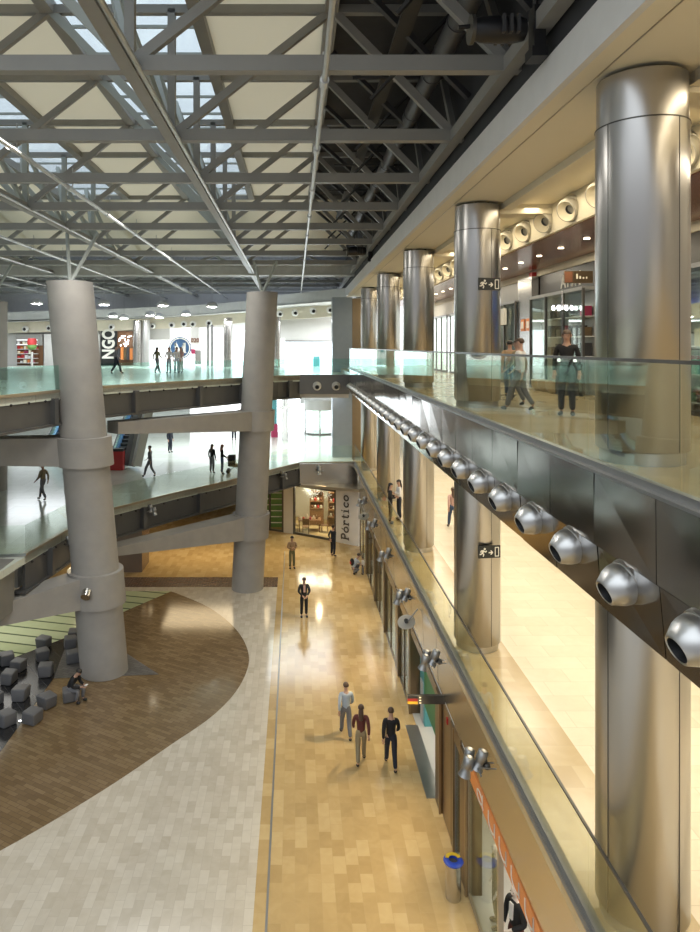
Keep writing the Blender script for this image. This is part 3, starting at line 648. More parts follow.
# entrance of the green shop
struct(MB().box(3.55,18.6,0,3.95,22.2,.012).build('trim_18', 'channel'))
t = thing('shop_sign', 'tall green banner board inside the open shop entrance', 'sign', (4.4,20.6,.6)); MB().box(4.12,19.3,.75,4.16,22.0,3.0).build('board', 'green_board', t)
text('lettering', 'TINT', .62, frame((4.11,19.75,1.75),(0,0,1),(0,1,0)), 'sign_white', t, .02)
MB().box(4.09,19.35,1.0,4.12,19.5,1.14).build('emblem', 'sign_white', t)
tag(MB().box(3.82,18.58,2.72,3.90,22.92,3.0).build('entrance_header', 'bronze'), 'bronze header over the open green shop entrance', 'header')
t = thing('display_unit', 'teal and white display unit beside the green banner', 'display', (4.3,22.2,0)); MB().box(4.15,22.1,0,4.6,22.9,2.6).build('cabinet', 'teal', t); MB().box(4.12,22.3,0,4.15,22.7,1.3).build('poster', 'greywall', t)
t = thing('blade_sign', 'dark projecting sign with a flag striped tip over the walkway', 'sign', (3.8,17.75,3.1))
MB().box(2.9,17.72,3.0,4.0,17.80,3.22).build('board', 'rail_dark', t)
for k, mm in enumerate(('black','dark_red','dark_yellow')): MB().box(2.89,17.71,3.15-.07*k,3.15,17.72,3.215-.07*k).build('stripe', mm, t)

for k in range(3): MB().box(3.19,17.712,3.16-.07*k,3.24,17.72,3.185-.07*k).build('mark', 'cream', t)
for k, (y0, y1, ws) in enumerate(((22.9,23.3,(23.35,25.4)),(25.5,26.2,(26.25,29.3)),(29.4,30.0,(30.05,32.9)),(33.0,33.7,(33.75,36.8)),(36.9,37.5,(37.55,40.9)))):
    pier(f'bronze pier between shopfronts, {ORD[k]} beyond the green shop', y0, y1, 3.81)
    w = shopwin(f'glass shopfront {["next to the green shop","two bays beyond the green shop","three bays beyond the green shop","four bays beyond the green shop","last before the corner shop"][k]}', *ws, ['bronze_light','bronze','bronze_light','bronze','channel'][k], 2, 'bronze')
# window display stands in these shops
random.seed(12)
for k, (y0, y1) in enumerate(((6.2,8.6),(9.0,11.6),(12.0,12.9),(23.5,25.2),(26.4,29.1),(30.2,32.7),(34,36.6),(37.7,40.6))):
    t = thing('display_shelf', f'white display shelving with folded goods behind glass, {ORD[k]} bay from the near end', 'shelf', (5.2,y0,0), group='display shelving in the ground floor shops')
    MB().box(5.3,y0,0,5.4,y1,2.4).build('back_panel', 'offwhite', t)
    for z in (.4,1.0,1.6,2.2): MB().box(4.8,y0,z,5.3,y1,z+.04).build('shelf', 'wood', t)
    for z in (.44,1.04,1.64):
        y = y0+.1
        while y < y1-.3:
            w = random.uniform(.15,.35); h = random.uniform(.12,.4)
            MB().box(4.88,y,z,5.2,y+w,z+h).build('goods', random.choice(['red','greywall','cream','blue_logo','white','bronze','magenta','rose' if 'rose' in M else 'tan' if 'tan' in M else 'copper']), t); y += w+random.uniform(.05,.3)
# litter bin
t = thing('litter_bin', 'steel litter bin with blue and yellow rim by the shopfront', 'bin', (3.5,15.25,0))
T = Matrix.Translation((3.5,15.25,0))
MB().lathe([(.16,0),(.17,.02),(.17,.8)], T, 28).build('body', 'steel', t); MB().lathe([(.21,.8),(.22,.83),(.17,.87),(.10,.86),(.10,.80)], T, 28, False).build('rim', 'blue_plastic', t)
MB().prism(arc(0,0,.175,.175,.2,PI-.2)+arc(0,0,.1,.1,PI-.2,.2), .868, .885, T).build('rim_segment', 'yellow_plastic', t); MB().lathe([(.1,.81),(.0,.81)], T, 20, False).build('liner', 'charcoal', t)

# ------------------------------------------------------------------ corner shop with the big window (ground, far end)
A0, A1, A2, A3 = V((-2.2,45.9)), V((-.13,44.8)), V((2.55,43.0)), V((3.86,42.0))
struct(MB().ribbon([tuple(V((-.75,45.15))),tuple(A1)], 0, 3.46, .25).build('wall_shop', 'greywall'))
t = thing('shop_window', 'large lit window of the corner furniture shop', 'shop window', (A1.x,A1.y,0))
def wbar(a, b, z0, z1, th=.12): return MB().ribbon([tuple(a),tuple(b)], z0, z1, th)
u = (A2-A1).normalized()
wbar(A1,A2,0,.14).build('sill', 'rail_dark', t); wbar(A1,A2,3.1,3.3).build('head', 'rail_dark', t); wbar(A1,A1+u*.12,.14,3.1).build('jamb', 'rail_dark', t); wbar(A2-u*.12,A2,.14,3.1).build('jamb', 'rail_dark', t)
wbar(A1+u*.12,A2-u*.12,.14,3.1,.015).build('glass_pane', 'shop_glass', t)
struct(wbar(A1,A2,3.3,3.46,.25).build('wall_shop', 'greywall'))
t = thing('shop_sign_wall', 'pale wall panel with tall slab serif lettering beside the lit window', 'sign', (A2.x,A2.y,0))
wbar(A2,A3,0,3.46,.25).build('panel', 'offwhite', t)
c = (A2+A3)/2; nrm = V((-(A3-A2).y,(A3-A2).x)).normalized()*-1
fr = frame((c.x+nrm.x*.012-.05,c.y+nrm.y*.012,.28),(0,0,1),(-(A3-A2).x,-(A3-A2).y,0))
mb = MB(); w = .085
def S(p, ww=w): mb.stroke(fr, p, ww, .02)
x = 0; H = .52; xh = .34; base = -.18
def ser(px, py, l=.13): S([(px-l/2,py),(px+l/2,py)], .045)
S([(x+.06,base),(x+.06,base+H)]); ser(x+.06,base,.17); ser(x+.04,base+H,.12); S([(x+.06,base+H)]+[(x+.2+.12*math.sin(a), base+H-.13+.13*math.cos(a)) for a in [PI*i/10 for i in range(11)]]+[(x+.06,base+H-.26)]); x += .46
def O(x): S(arc(x+.15,base+xh/2,.15,xh/2-.02,0,2*PI,20))
O(x); S([(x+.14,base+xh+.05),(x+.2,base+xh+.16)], .05); x += .42
S([(x+.07,base),(x+.07,base+xh)]); ser(x+.07,base,.17); ser(x+.03,base+xh,.09); S([(x+.07,base+xh-.1),(x+.14,base+xh-.01),(x+.25,base+xh-.02),(x+.27,base+xh-.09)]); x += .40
S([(x+.1,base+H-.04),(x+.1,base+.07),(x+.15,base+.0),(x+.25,base+.03)]); S([(x,base+xh),(x+.24,base+xh)],.045); x += .37
S([(x+.1,base),(x+.1,base+xh)]); ser(x+.1,base,.22); ser(x+.05,base+xh,.11); S([(x+.1,base+H-.07),(x+.1,base+H)],.07); x += .35
S(arc(x+.16,base+xh/2,.15,xh/2-.02,.75,2*PI-.75,18)); x += .40
O(x)
mb.build('lettering', 'rail_dark', t)
LETTER_LEN = x+.32
# inside the corner shop
struct(MB().prism([(-3,50.4),(6,47.2),(6,47.5),(-3,50.7)],0,3.46).build('wall_shop', 'cream_light'))
struct(MB().prism([(-.6,45.2),(-.45,45.2),(-.9,50.2),(-1.1,50.2)],0,3.46).build('wall_shop', 'cream_light'))
struct(MB().prism([(-.6,45.3),(3.9,42.4),(6,47.3),(-1,50.2)],3.3,3.46).build('ceiling', 'white'))
t = thing('dining_table', 'brown wooden dining table in the corner shop window', 'table', (.9,45.6,0))
MB().box(.2,45.2,.72,1.7,46.1,.77).build('tabletop', 'wood', t)
for ax, ay in ((.28,45.28),(1.62,45.28),(.28,46.02),(1.62,46.02)): MB().box(ax-.035,ay-.035,0,ax+.035,ay+.035,.72).build('leg', 'wood', t)
def chair(lab, x, y, rz):
    t = thing('dining_chair', lab, 'chair', (x,y,0), rz, 'chairs in the corner shop')
    MB().box(-.22,-.22,.43,.22,.22,.47).build('seat', 'wood', t, False); MB().box(-.22,.19,.6,.22,.22,1.0).build('backrest', 'wood', t, False)
    for ax, ay in ((-.19,-.19),(.19,-.19),(-.19,.2),(.19,.2)): MB().box(ax-.02,ay-.02,0,ax+.02,ay+.02,1.0 if ay > 0 else .43).build('leg', 'wood', t, False)
chair('brown wooden chair at the left end of the shop table', -.05,45.5,PI/2); chair('brown wooden chair on the near side of the shop table', .7,44.95,PI); chair('brown wooden chair right of the shop table', 1.95,45.3,-PI/2)
for k in range(6):
    tag(MB().lathe([(.03,0),(.07,.02),(.09,.12),(.05,.2),(.06,.24)], Matrix.Translation((.35+.22*k,45.4+.1*(k%3),.77)) @ Matrix.Scale([1,.7,1.3,.8,1,.9][k],4), 16).build('vase', ['ceramic','red','ceramic','magenta','ceramic','wood'][k]), f'small vase on the shop table, {ORD[k]} from its left end', 'vase', 'vases on the shop table')
for k, (x, w) in enumerate(((1.0,.95),(2.25,1.0))):
    y = 46.9-.35*k
    t = thing('dresser', ['brown glazed dresser behind the shop table','tall brown shelf stocked with pottery right of the dresser'][k], 'cabinet', (x,y,0))
    mb = MB(); mb.box(x,y,0,x+.05,y+.45,2.3).box(x+w-.05,y,0,x+w,y+.45,2.3).box(x,y+.42,0,x+w,y+.45,2.3); mb.build('carcass', 'wood', t)
    for z in (.05,.6,1.1,1.6,2.25): MB().box(x+.05,y,z,x+w-.05,y+.42,z+.05).build('shelf', 'wood', t)
    if k == 0: 
        for q in range(2): MB().box(x+.05+.43*q,y-.03,.1,x+.46+.43*q,y,1.0).build('door', 'wood', t)
    for z in (1.15,1.65,.65):
        for q in range(4): tag(MB().lathe([(.04,0),(.08,.05),(.07,.16),(.03,.22)], Matrix.Translation((x+.18+.2*q,y+.18,z)), 12).build('pot', ['ceramic','red','cream_light','copper'][(q+int(z*10))%4]), f'small pot in the {["glazed dresser","tall shop shelf"][k]}, {["lowest","middle","top"][[.65,1.15,1.65].index(z)]} shelf, {ORD[q]} from the left', 'pot', 'pots on the corner shop shelves')
for k, (x, y, z) in enumerate(((.75,45.1,2.75),(1.25,44.9,2.55),(1.7,44.7,2.85),(1.45,45.3,2.95),(2.1,44.4,2.6),(1.0,45.5,2.45))):
    mb = MB()
    for a in range(4):
        d = V((math.cos(a*PI/4),.0,math.sin(a*PI/4)))*.27; mb.bar(V((x,y,z))-d, V((x,y,z))+d, .05,.03)
    mb.tube((x,y,z),(x,y,3.3),.006,n=5); o = mb.build('star_ornament', 'white')
    tag(o, f'white star ornament hanging in the corner shop window, {ORD[k]} hung of the group', 'ornament', 'stars in the corner shop window')
# green doors left of it
t = thing('shop_door', 'green shelved shop window with dark frames under the walkway', 'shop window', (-2.2,45.9,0))
wbar(V((-2.6,46.1)),V((-.75,45.15)),3.0,3.46,.1).build('head', 'rail_dark', t); wbar(V((-2.6,46.1)),V((-.75,45.15)),0,.12,.1).build('sill', 'rail_dark', t)
for f0 in (0,.46,.94): 
    p = V((-2.6,46.1)).lerp(V((-.75,45.15)), f0); q = V((-2.6,46.1)).lerp(V((-.75,45.15)), f0+.06); wbar(p,q,.12,3.0,.1).build('jamb', 'rail_dark', t)
tile('green_goods', [(0,(.06,.12,.02)),(.5,(.16,.30,.07)),(1,(.45,.55,.25))], .3, .42, rough=.5, mortar=.05, mcol=(.03,.06,.02), noise=.2)
MB().box(-2.7,46.5,0,.0,46.6,3.3).build('green_display', 'green_shelf', t)
for q in range(7): MB().box(-2.7,46.35,.3+.4*q,-.7,46.5,.34+.4*q).build('display_shelf', 'sign_white', t)

# ------------------------------------------------------------------ upper gallery shops on the right (plane x = 8.9)
def upshop(lab, y0, y1, head, back, sign=None, lit=1.):
    t = thing('shop_window', lab, 'shop window', (8.9,y0,UZ), group='shopfronts on the upper gallery')
    MB().box(8.78,y0,13.9,8.9,y1,14.7).build('header', head, t)
    MB().box(8.86,y0,UZ,8.9,y1,13.9).build('display_back', back, t)
    n = max(1, round((y1-y0)/1.4))
    for i in range(n+1):
        y = y0+(y1-y0)*i/n; MB().box(8.40,y-.035,UZ,8.47,y+.035,13.9).build('mullion', 'rail_dark', t)
    MB().box(8.43,y0,UZ+.1,8.45,y1,13.85).build('glass_pane', 'shop_glass', t); MB().box(8.4,y0,UZ,8.48,y1,UZ+.1).build('sill', 'rail_dark', t); MB().box(8.4,y0,13.85,8.88,y1,13.95).build('head_rail', 'channel', t)
    if sign: text('lettering', sign[0], sign[1], frame((8.77,(y0+y1)/2+sign[2],14.28),(0,-1,0),(0,0,1)), sign[3], t, .01)
    return t
upshop('upper shopfront with pale goods and a red sign behind the near column', 13.6, 18.8, 'rail_dark', 'offwhite')
upshop('dark framed upper shopfront with pale capital letters on its header', 20.2, 24.7, 'black_gloss', 'greywall', ('ATTN', .6, -.5, 'sign_white'))
upshop('upper shopfront with a white lettered box sign', 26.4, 30.6, 'truss_paint', 'black')
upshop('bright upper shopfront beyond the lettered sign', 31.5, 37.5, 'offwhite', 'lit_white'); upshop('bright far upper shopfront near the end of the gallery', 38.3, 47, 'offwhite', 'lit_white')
t = thing('box_sign', 'white box sign with dark letters above the dark shop door', 'sign', (8.4,28.6,13.4)); MB().box(8.3,27.4,13.05,8.4,29.9,13.7).build('box', 'sign_white', t)
text('lettering', 'TINDEL', .36, frame((8.29,28.6,13.38),(0,-1,0),(0,0,1)), 'rail_dark', t, .01)
tag(MB().box(8.5,24.8,UZ,8.9,26.3,14.7).build('wall_pier', 'steel'), 'steel faced pier between the upper shopfronts', 'pillar')
for k, y in enumerate((25.1,25.7)):
    t = thing('price_notice', ['orange framed notice on the steel pier, nearer one','orange framed notice on the steel pier, farther one'][k], 'sign', (8.5,y,13.0)); MB().box(8.47,y-.2,12.75,8.5,y+.2,13.2).build('frame', 'orange', t); MB().box(8.46,y-.12,12.85,8.47,y+.12,13.1).build('sheet', 'sign_white', t)
t = thing('hanging_sign', 'small brown sign with light letters hung before the dark header', 'sign', (8.2,21.4,14.5)); MB().box(7.62,19.5,13.98,8.42,19.56,14.32).build('board', 'bronze', t); [MB().box(7.95+.09*q,19.492,14.10,7.99+.09*q,19.5,14.10+(.14,.08,.05,.06)[q]).build('mark', 'cream', t) for q in range(4)]; MB().box(7.62,19.485,14.0,7.84,19.5,14.30).build('emblem', 'copper', t)
tag(MB().box(8.55,24.9,14.72,8.75,25.2,14.86).build('alarm_box', 'red'), 'small red alarm box on the cream strip above the shops', 'alarm')
random.seed(21)
def shelfgoods(lab, y0, y1, zs, pal, xx=8.62):
    t = thing('display_rack', lab, 'shelf', (xx,y0,UZ))
    for z in zs: MB().box(xx-.12,y0,z-.03,8.85,y1,z).build('shelf', 'white', t)
    k = 0
    for z in zs:
        y = y0+.05
        while y < y1-.3 and k < 90:
            w = random.uniform(.18,.42); h = random.uniform(.18,.4); MB().box(xx-.08,y,z,8.8,y+w,z+h).build('goods', random.choice(pal), t); y += w+random.uniform(.04,.2); k += 1
shelfgoods('display rack of toys and boxes in the near upper shop', 13.7, 18.7, (11.0,11.6,12.2,12.8), ['screen_blue','red','cream','green_board','white','black','copper','teal'])
shelfgoods('display rack of dark handbags in the black framed shop', 20.4, 23.5, (11.9,12.5,13.1), ['black','charcoal','charcoal','bronze','magenta'])
t = thing('wall_poster', 'red and white square sign high in the near upper shop', 'sign', (8.6,15.45,13.3)); MB().box(8.55,15.1,13.0,8.6,15.8,13.75).build('board', 'red', t); MB().box(8.54,15.2,13.2,8.55,15.7,13.4).build('stripe', 'sign_white', t)
t = thing('screen', 'blue screen in the near upper shop', 'screen', (8.5,15.3,12.3)); MB().box(8.47,15.1,12.05,8.48,15.9,12.75).build('display', 'screen_blue', t); MB().box(8.48,15.05,12.0,8.49,15.95,12.8).build('bezel', 'white', t)
t = thing('flower_box', 'crate of red and white flowers at the base of the near shop', 'plant', (8.2,15.3,UZ)); MB().box(7.9,14.9,UZ,8.3,16.2,UZ+.35).build('crate', 'wood', t)
mb = MB(); mb2 = MB(); mb3 = MB()
for k in range(60): (mb if k%3==0 else mb2 if k%3==1 else mb3).sphere((random.uniform(7.92,8.28),random.uniform(14.95,16.15),UZ+.38+random.uniform(0,.18)),.06,.06,.05,7,5)
for q_ in (mb.build('blossom', 'red', t), mb2.build('blossom', 'white', t), mb3.build('foliage', 'green_shelf', t)): q_['kind'] = 'stuff'
t = thing('jewellery_case', 'white counter case behind the glass of the black framed shop', 'display', (7.9,20.9,UZ)); MB().box(8.0,20.3,UZ,8.35,21.2,UZ+1.0).build('cabinet', 'charcoal', t); MB().box(7.98,20.3,UZ+1.0,8.36,21.2,UZ+1.12).build('top', 'lit_white', t)
t = thing('wreath_display', 'golden woven baskets at the foot of the black framed shop', 'basket', (7.8,22.,UZ))
for a in (0,.7,1.3): MB().lathe([(.14,0),(.24,.15),(.26,.35),(.24,.36),(.2,.1)], Matrix.Translation((8.1,21.6+a,UZ)), 18, False).build('basket', 'edge_gold', t)
t = thing('chandelier', 'sparkling chandelier inside the black framed shop', 'lamp', (8.1,20.9,13.5))
for a in range(8): MB().sphere((8.1+.28*math.cos(a*PI/4),20.9+.28*math.sin(a*PI/4),13.35),.05,.05,.07,8,6).build('bulb', 'lens_white', t)
MB().lathe([(.29,13.42),(.29,13.45)], Matrix.Translation((8.1,20.9,0)), 20).build('ring', 'steel', t)
MB().tube((8.1,20.9,13.3),(8.1,20.9,13.9),.03).build('stem', 'steel', t)

# ------------------------------------------------------------------ far upper shops (plane about y = 60)
YF = 60.4
def fpan(name, x0, y0, x1, y1, m, parent=None, dY=0., th=.1, Y=YF):
    a = at(x0,y1,Y-dY); b = at(x1,y0,Y-dY); return MB().box(a.x,a.y,a.z,b.x,b.y+th,b.z).build(name, m, parent)
zf = UZL
def farshop(lab, x0, x1, ytop, m):
    p = at((x0+x1)/2,370,YF); t = thing('shop_window', lab, 'shop window', (p.x,YF,UZL), group='far upper shopfronts'); a = at(x0,ytop,YF); b = at(x1,ytop,YF)
    MB().box(a.x,YF,UZL,b.x,YF+.1,a.z).build('backdrop_panel', m, t); return t, a, b
t, a, b = farshop('far shop with dark header and lit shelves by the left column', 17, 43, 334, 'wood')
MB().box(a.x,YF-.2,a.z-1.0,b.x,YF,a.z).build('header', 'truss_paint', t)
for k in range(6): MB().box(a.x+.1,YF-.35,UZL+.2+.4*k,b.x-.4,YF,UZL+.25+.4*k).build('shelf', 'lit_white' if k > 3 else 'white', t)
random.seed(4)
for k in range(5):
    x = a.x+.15
    while x < b.x-.6:
        w = random.uniform(.12,.3); MB().box(x,YF-.3,UZL+.25+.4*k,x+w,YF-.05,UZL+.25+.4*k+random.uniform(.15,.3)).build('goods', random.choice(['orange','cream','red','copper','white','magenta']), t); x += w+random.uniform(.03,.15)
p = at(32,365,58.5); t2 = thing('gumball_stand', 'round red and green stand before the far left shop', 'stand', (p.x,58.5,UZL))
MB().tube((p.x,58.5,UZL),(p.x,58.5,UZL+1.2),.1).build('post', 'greywall', t2); MB().sphere((p.x,58.5,12.15),.4,.4,.28).build('lower_globe', 'green_shelf', t2); MB().lathe([(.36,12.3),(.4,12.6),(.3,12.85)], Matrix.Translation((p.x,58.5,0)), 20).build('upper_drum', 'red', t2)
struct(fpan('wall_back', 44, 334, 100, 372, 'offwhite'))
t, a, b = farshop('far clothes shop with a tall black lettered sign', 101, 134, 331, 'wood')
sg = fpan('sign_board', 101, 331, 117, 372, 'sign_black', t, .15)
c = at(109,344,YF-.17); text('lettering', 'NGO', 1.5, frame(c,(0,0,1),(-1,0,0)), 'sign_white', t, .05, .01, sx=.75)
random.seed(9)
for k in range(16):
    q = at(random.uniform(119,132),random.uniform(335,347),YF-.4); MB().sphere(q,.06,.05,.06,7,5).build('bulb', 'lens_white', t)
for k in range(5):
    q = at(119+3*k,366,YF-.5); MB().box(q.x-.12,q.y,UZL+.5,q.x+.12,q.y+.2,UZL+1.5+.1*(k%2)).build('garment', ['charcoal','orange','bronze','charcoal','orange'][k], t)
for k, (x0, x1, mm) in enumerate(((133,142,'steel'),(142.5,150,'pipe_steel'))):
    a = at(x0,372,59); b = at(x1,317,59); tag(MB().lathe([((b.x-a.x)/2,UZL),((b.x-a.x)/2,14.4)], Matrix.Translation(((a.x+b.x)/2,59,0)), 32).build('steel_pillar', mm), ['silver pillar right beside the far clothes shop','white edged silver pillar next to the clothes shop pillar'][k], 'pillar')
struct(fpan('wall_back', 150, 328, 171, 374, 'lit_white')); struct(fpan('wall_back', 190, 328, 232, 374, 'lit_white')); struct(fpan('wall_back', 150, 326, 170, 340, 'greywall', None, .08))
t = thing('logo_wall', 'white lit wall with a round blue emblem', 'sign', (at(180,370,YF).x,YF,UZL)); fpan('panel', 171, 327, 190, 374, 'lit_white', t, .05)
c = at(180,348,YF-.12); fr = frame(c,(1,0,0),(0,0,1))
MB().lathe([(.98,-.02),(.98,.0)], fr, 40).build('outer_ring', 'blue_logo', t); MB().lathe([(.90,.0),(.90,.012)], fr, 40).build('white_ring', 'sign_white', t); MB().lathe([(.80,.012),(.80,.024)], fr, 40).build('disc', 'blue_logo', t)
mb = MB()
for p_, w_ in (([(-.38,-.42),(-.38,.42)],.14),([(-.38,.40),(-.0,-.36)],.2),([(-.0,-.36),(.36,.40)],.1),([(.38,-.42),(.38,.42)],.24),([(-.52,-.42),(-.24,-.42)],.05),([(.2,-.42),(.58,-.42)],.05)): mb.stroke(fr, p_, w_, .012, .024)
mb.build('letter', 'sign_white', t)
t = thing('sale_sign', 'small pale hanging sign with dark figures right of the emblem wall', 'sign', at(195,340,59)); fpan('board', 190.5, 328, 199, 347, 'offwhite', t, 1.4); text('lettering', '020', .5, frame(at(195,340.5,58.97),(1,0,0),(0,0,1)), 'copper', t, .02)
t = thing('kiosk', 'small dark and red kiosk under the figures sign', 'kiosk', (at(196,368,59.5).x,59.5,UZL)); fpan('stand', 195, 350, 201, 364.5, 'truss_paint', t, 1.); fpan('poster', 191, 349, 195, 354, 'magenta', t, 1.1)
for k, x in enumerate((208,212)):
    a = at(x,372,58.5); tag(MB().box(a.x-.1,a.y,UZL,a.x+.1,a.y+.1,14).build('window_post', 'channel'), ['thin grey post on the bright far wall, left of two','thin grey post on the bright far wall, right of two'][k], 'post')
for k, x in enumerate((228,276)):
    a = at(x,372,56.5-k*2); tag(MB().lathe([(.36,UZL),(.36,14.5)], Matrix.Translation((a.x,a.y,0)), 32).build('steel_pillar', 'steel'), ['round silver pillar left of the centre concrete column, far gallery','round silver pillar right behind the centre concrete column'][k], 'pillar')
struct(fpan('window_6', 232, 330, 262, 374, 'daylight_pane')); struct(fpan('window_7', 262, 342, 334, 374, 'daylight_pane', None, 2.)); struct(fpan('wall_back', 262, 316, 334, 341, 'greywall', None, 2.0)); struct(fpan('trim_19', 262, 340.5, 334, 342, 'channel', None, 2.1))
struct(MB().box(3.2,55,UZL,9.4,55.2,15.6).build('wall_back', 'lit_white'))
t = thing('notice_board', 'white board with small blue marks right of the centre column', 'sign', at(280,352,58)); fpan('board', 274, 338, 285, 365, 'white', t, 2.6); fpan('mark', 276, 343, 279, 346, 'blue_logo', t, 2.65); fpan('mark', 278, 350, 281, 352, 'teal', t, 2.65)
tag(fpan('banner', 313, 356, 320, 368, 'teal', None, 3.), 'small pale blue banner before the bright far windows', 'banner')

# ------------------------------------------------------------------ middle level, far entrance
YE = 57.5
for k, (x0, x1) in enumerate(((268,300),(336,346))): struct(fpan('window_%d' % (8+k), x0, 398, x1, 434, 'daylight_pane', None, 0, .1, YE+1))
struct(fpan('wall_back', 190, 398, 268, 432, 'lit_white', None, 0, .1, YE+3)); struct(fpan('window_10', 300, 404, 336, 434, 'daylight_pane', None, 0, .1, YE+4))
t = thing('revolving_door', 'silver framed revolving glass door at the far middle entrance', 'door', (at(318,436,YE).x,YE,MZ)); a = at(304,400,YE); b = at(335,410,YE); cx = (a.x+b.x)/2; R = (b.x-a.x)/2
MB().lathe([(R,b.z),(R,a.z)], Matrix.Translation((cx,YE+.3,0)), 40).build('canopy', 'offwhite', t)
for an in (PI*1.12,PI*1.5,PI*1.88): q = (cx+R*math.cos(an),YE+.3+R*math.sin(an)); MB().tube((*q,MZ),(*q,b.z),.07).build('post', 'greywall', t)
for an in (.5,2.1,3.6,5.2): MB().bar((cx,YE+.3,(MZ+b.z)/2),(cx+R*.95*math.cos(an),YE+.3+R*.95*math.sin(an),(MZ+b.z)/2),.03,b.z-MZ-.1).build('door_wing', 'rail_glass', t)
MB().lathe([(R,MZ),(R,MZ+.12)], Matrix.Translation((cx,YE+.3,0)), 40).build('floor_ring', 'channel', t)
a = at(285,440,53.6); tag(MB().lathe([(.24,MZ),(.24,9.3)], Matrix.Translation((a.x,a.y,0)), 28).build('white_column', 'offwhite'), 'slender white column before the bright far entrance', 'column')
t = thing('info_stand', 'magenta poster stand beside the slender white column', 'stand', (at(275,436,55).x,55,MZ)); fpan('poster', 271, 424, 278, 437.5, 'magenta', t, 0, .1, 55); fpan('upper_panel', 271, 400, 277, 424, 'teal', t, 0, .1, 55.2)
t = thing('direction_sign', 'thin grey hanging direction sign near the far entrance', 'sign', at(286,407,52)); fpan('board', 279, 406, 291, 409, 'greywall', t, 0, .1, 52); fpan('hanger', 284, 398, 285, 406, 'channel', t, 0, .05, 52)
# far left of the middle level: lit shop, escalator, raking strut
t = thing('shop_window', 'lit shop with golden shelves below the left concrete arm', 'shop window', (at(28,480,46).x,46,MZ)); fpan('backdrop_panel', 18, 462, 46, 496, 'wood', t, 0, .1, 46)
random.seed(8)
for k in range(5):
    for q in range(6): fpan('goods', 20.5+3.3*q, 466+6*k, 22.8+3.3*q, 470+6*k, random.choice(['lens_warm' if (k+q)%6==0 else 'edge_gold','cream','edge_gold','green_shelf','copper']), t, .2, .15, 46)
struct(fpan('wall_back', -60, 455, 18, 498, 'concrete_dark', None, .5, .4, 46))
def escalator(lab, x, y, z, L=6.):
    t = thing('escalator', lab, 'escalator', (x,y,z)); an = math.radians(30)
    for s in (-.6,.6):
        MB().prism([(-.9,.0),(.4,.0),(L*.87,L*.5),(L*.87,L*.5+.9),(.3,.95),(-.6,.95),(-.85,.75),(-.95,.45)], -.02, .02, frame((x+s,y,z),(0,1,0),(0,0,1))).build('balustrade', 'rail_glass_teal', t)
        MB().path([(x+s,y+L*.87,z+L*.5+.95),(x+s,y+.3,z+1.0),(x+s,y-.6,z+1.0),(x+s,y-.9,z+.8),(x+s,y-1.0,z+.45),(x+s,y-.85,z+.15)], .05).build('handrail', 'black', t)
        MB().prism([(-1.,.0),(.5,.0),(L*.87,L*.48),(L*.87,L*.48+.3),(.3,.3),(-.9,.25)], -.1, .1, frame((x+s,y,z),(0,1,0),(0,0,1))).build('skirt', 'blue_logo', t)
    for k in range(14): MB().box(x-.5,y+.2+.36*k,z+.2*k,x+.5,y+.56+.36*k,z+.2*k+.2).build('step', 'charcoal', t)
p = at(122,478,43); escalator('escalator with black handrails rising behind the leaning column', p.x, 43, MZ)
p = at(57,480,46.5); escalator('escalator left of the leaning column, farther back', p.x-.2, 46.5, MZ)
tag(MB().bar(at(129,466,41.2),at(140,412,41.8),.5,.5).build('raking_strut', 'dark_steel'), 'dark raking strut behind the middle walkway glass', 'strut')
tag(MB().bar(at(136.5,466,40.6),at(148,412,41),.35,.5).build('raking_strut', 'greywall'), 'pale raking strut right beside the dark one', 'strut')
p = at(116,468,40.5); t = thing('vending_stand', 'red stand beside the escalator', 'stand', (p.x,40.5,MZ)); MB().box(p.x-.4,40.5,MZ,p.x+.4,41,MZ+1.1).build('body', 'red', t); MB().box(p.x-.4,40.5,MZ+1.1,p.x+.4,41,MZ+1.25).build('top', 'charcoal', t)

# ------------------------------------------------------------------ stools
def stool(x, y, k, s=1.):
    bm = bmesh.new(); bmesh.ops.create_cube(bm, size=1); random.seed(100+k)
    for v in bm.verts:
        if v.co.z > 0: v.co.x *= 1.05; v.co.y *= 1.05
        v.co += V((random.uniform(-.09,.09),random.uniform(-.09,.09),random.uniform(-.05,.05)))
        if v.co.z < 0: v.co.z = -.5
    top = [e for e in bm.edges]
    bmesh.ops.bevel(bm, geom=top, offset=.16, segments=3, affect='EDGES', profile=.6)
    sc = .56*s
    for v in bm.verts: v.co = V((v.co.x*sc, v.co.y*sc, (v.co.z+.5)*.48*s))
    me = bpy.data.meshes.new('faceted_stool'); bm.to_mesh(me); bm.free()
    me.polygons.foreach_set('use_smooth', [True]*len(me.polygons)); me.set_sharp_from_angle(angle=math.radians(32)); me.materials.append(M['stool_grey'])
    o = bpy.data.objects.new('faceted_stool', me); C.objects.link(o); o.location = (x,y,.016); o.rotation_euler = (0,0,random.uniform(0,PI)); return o
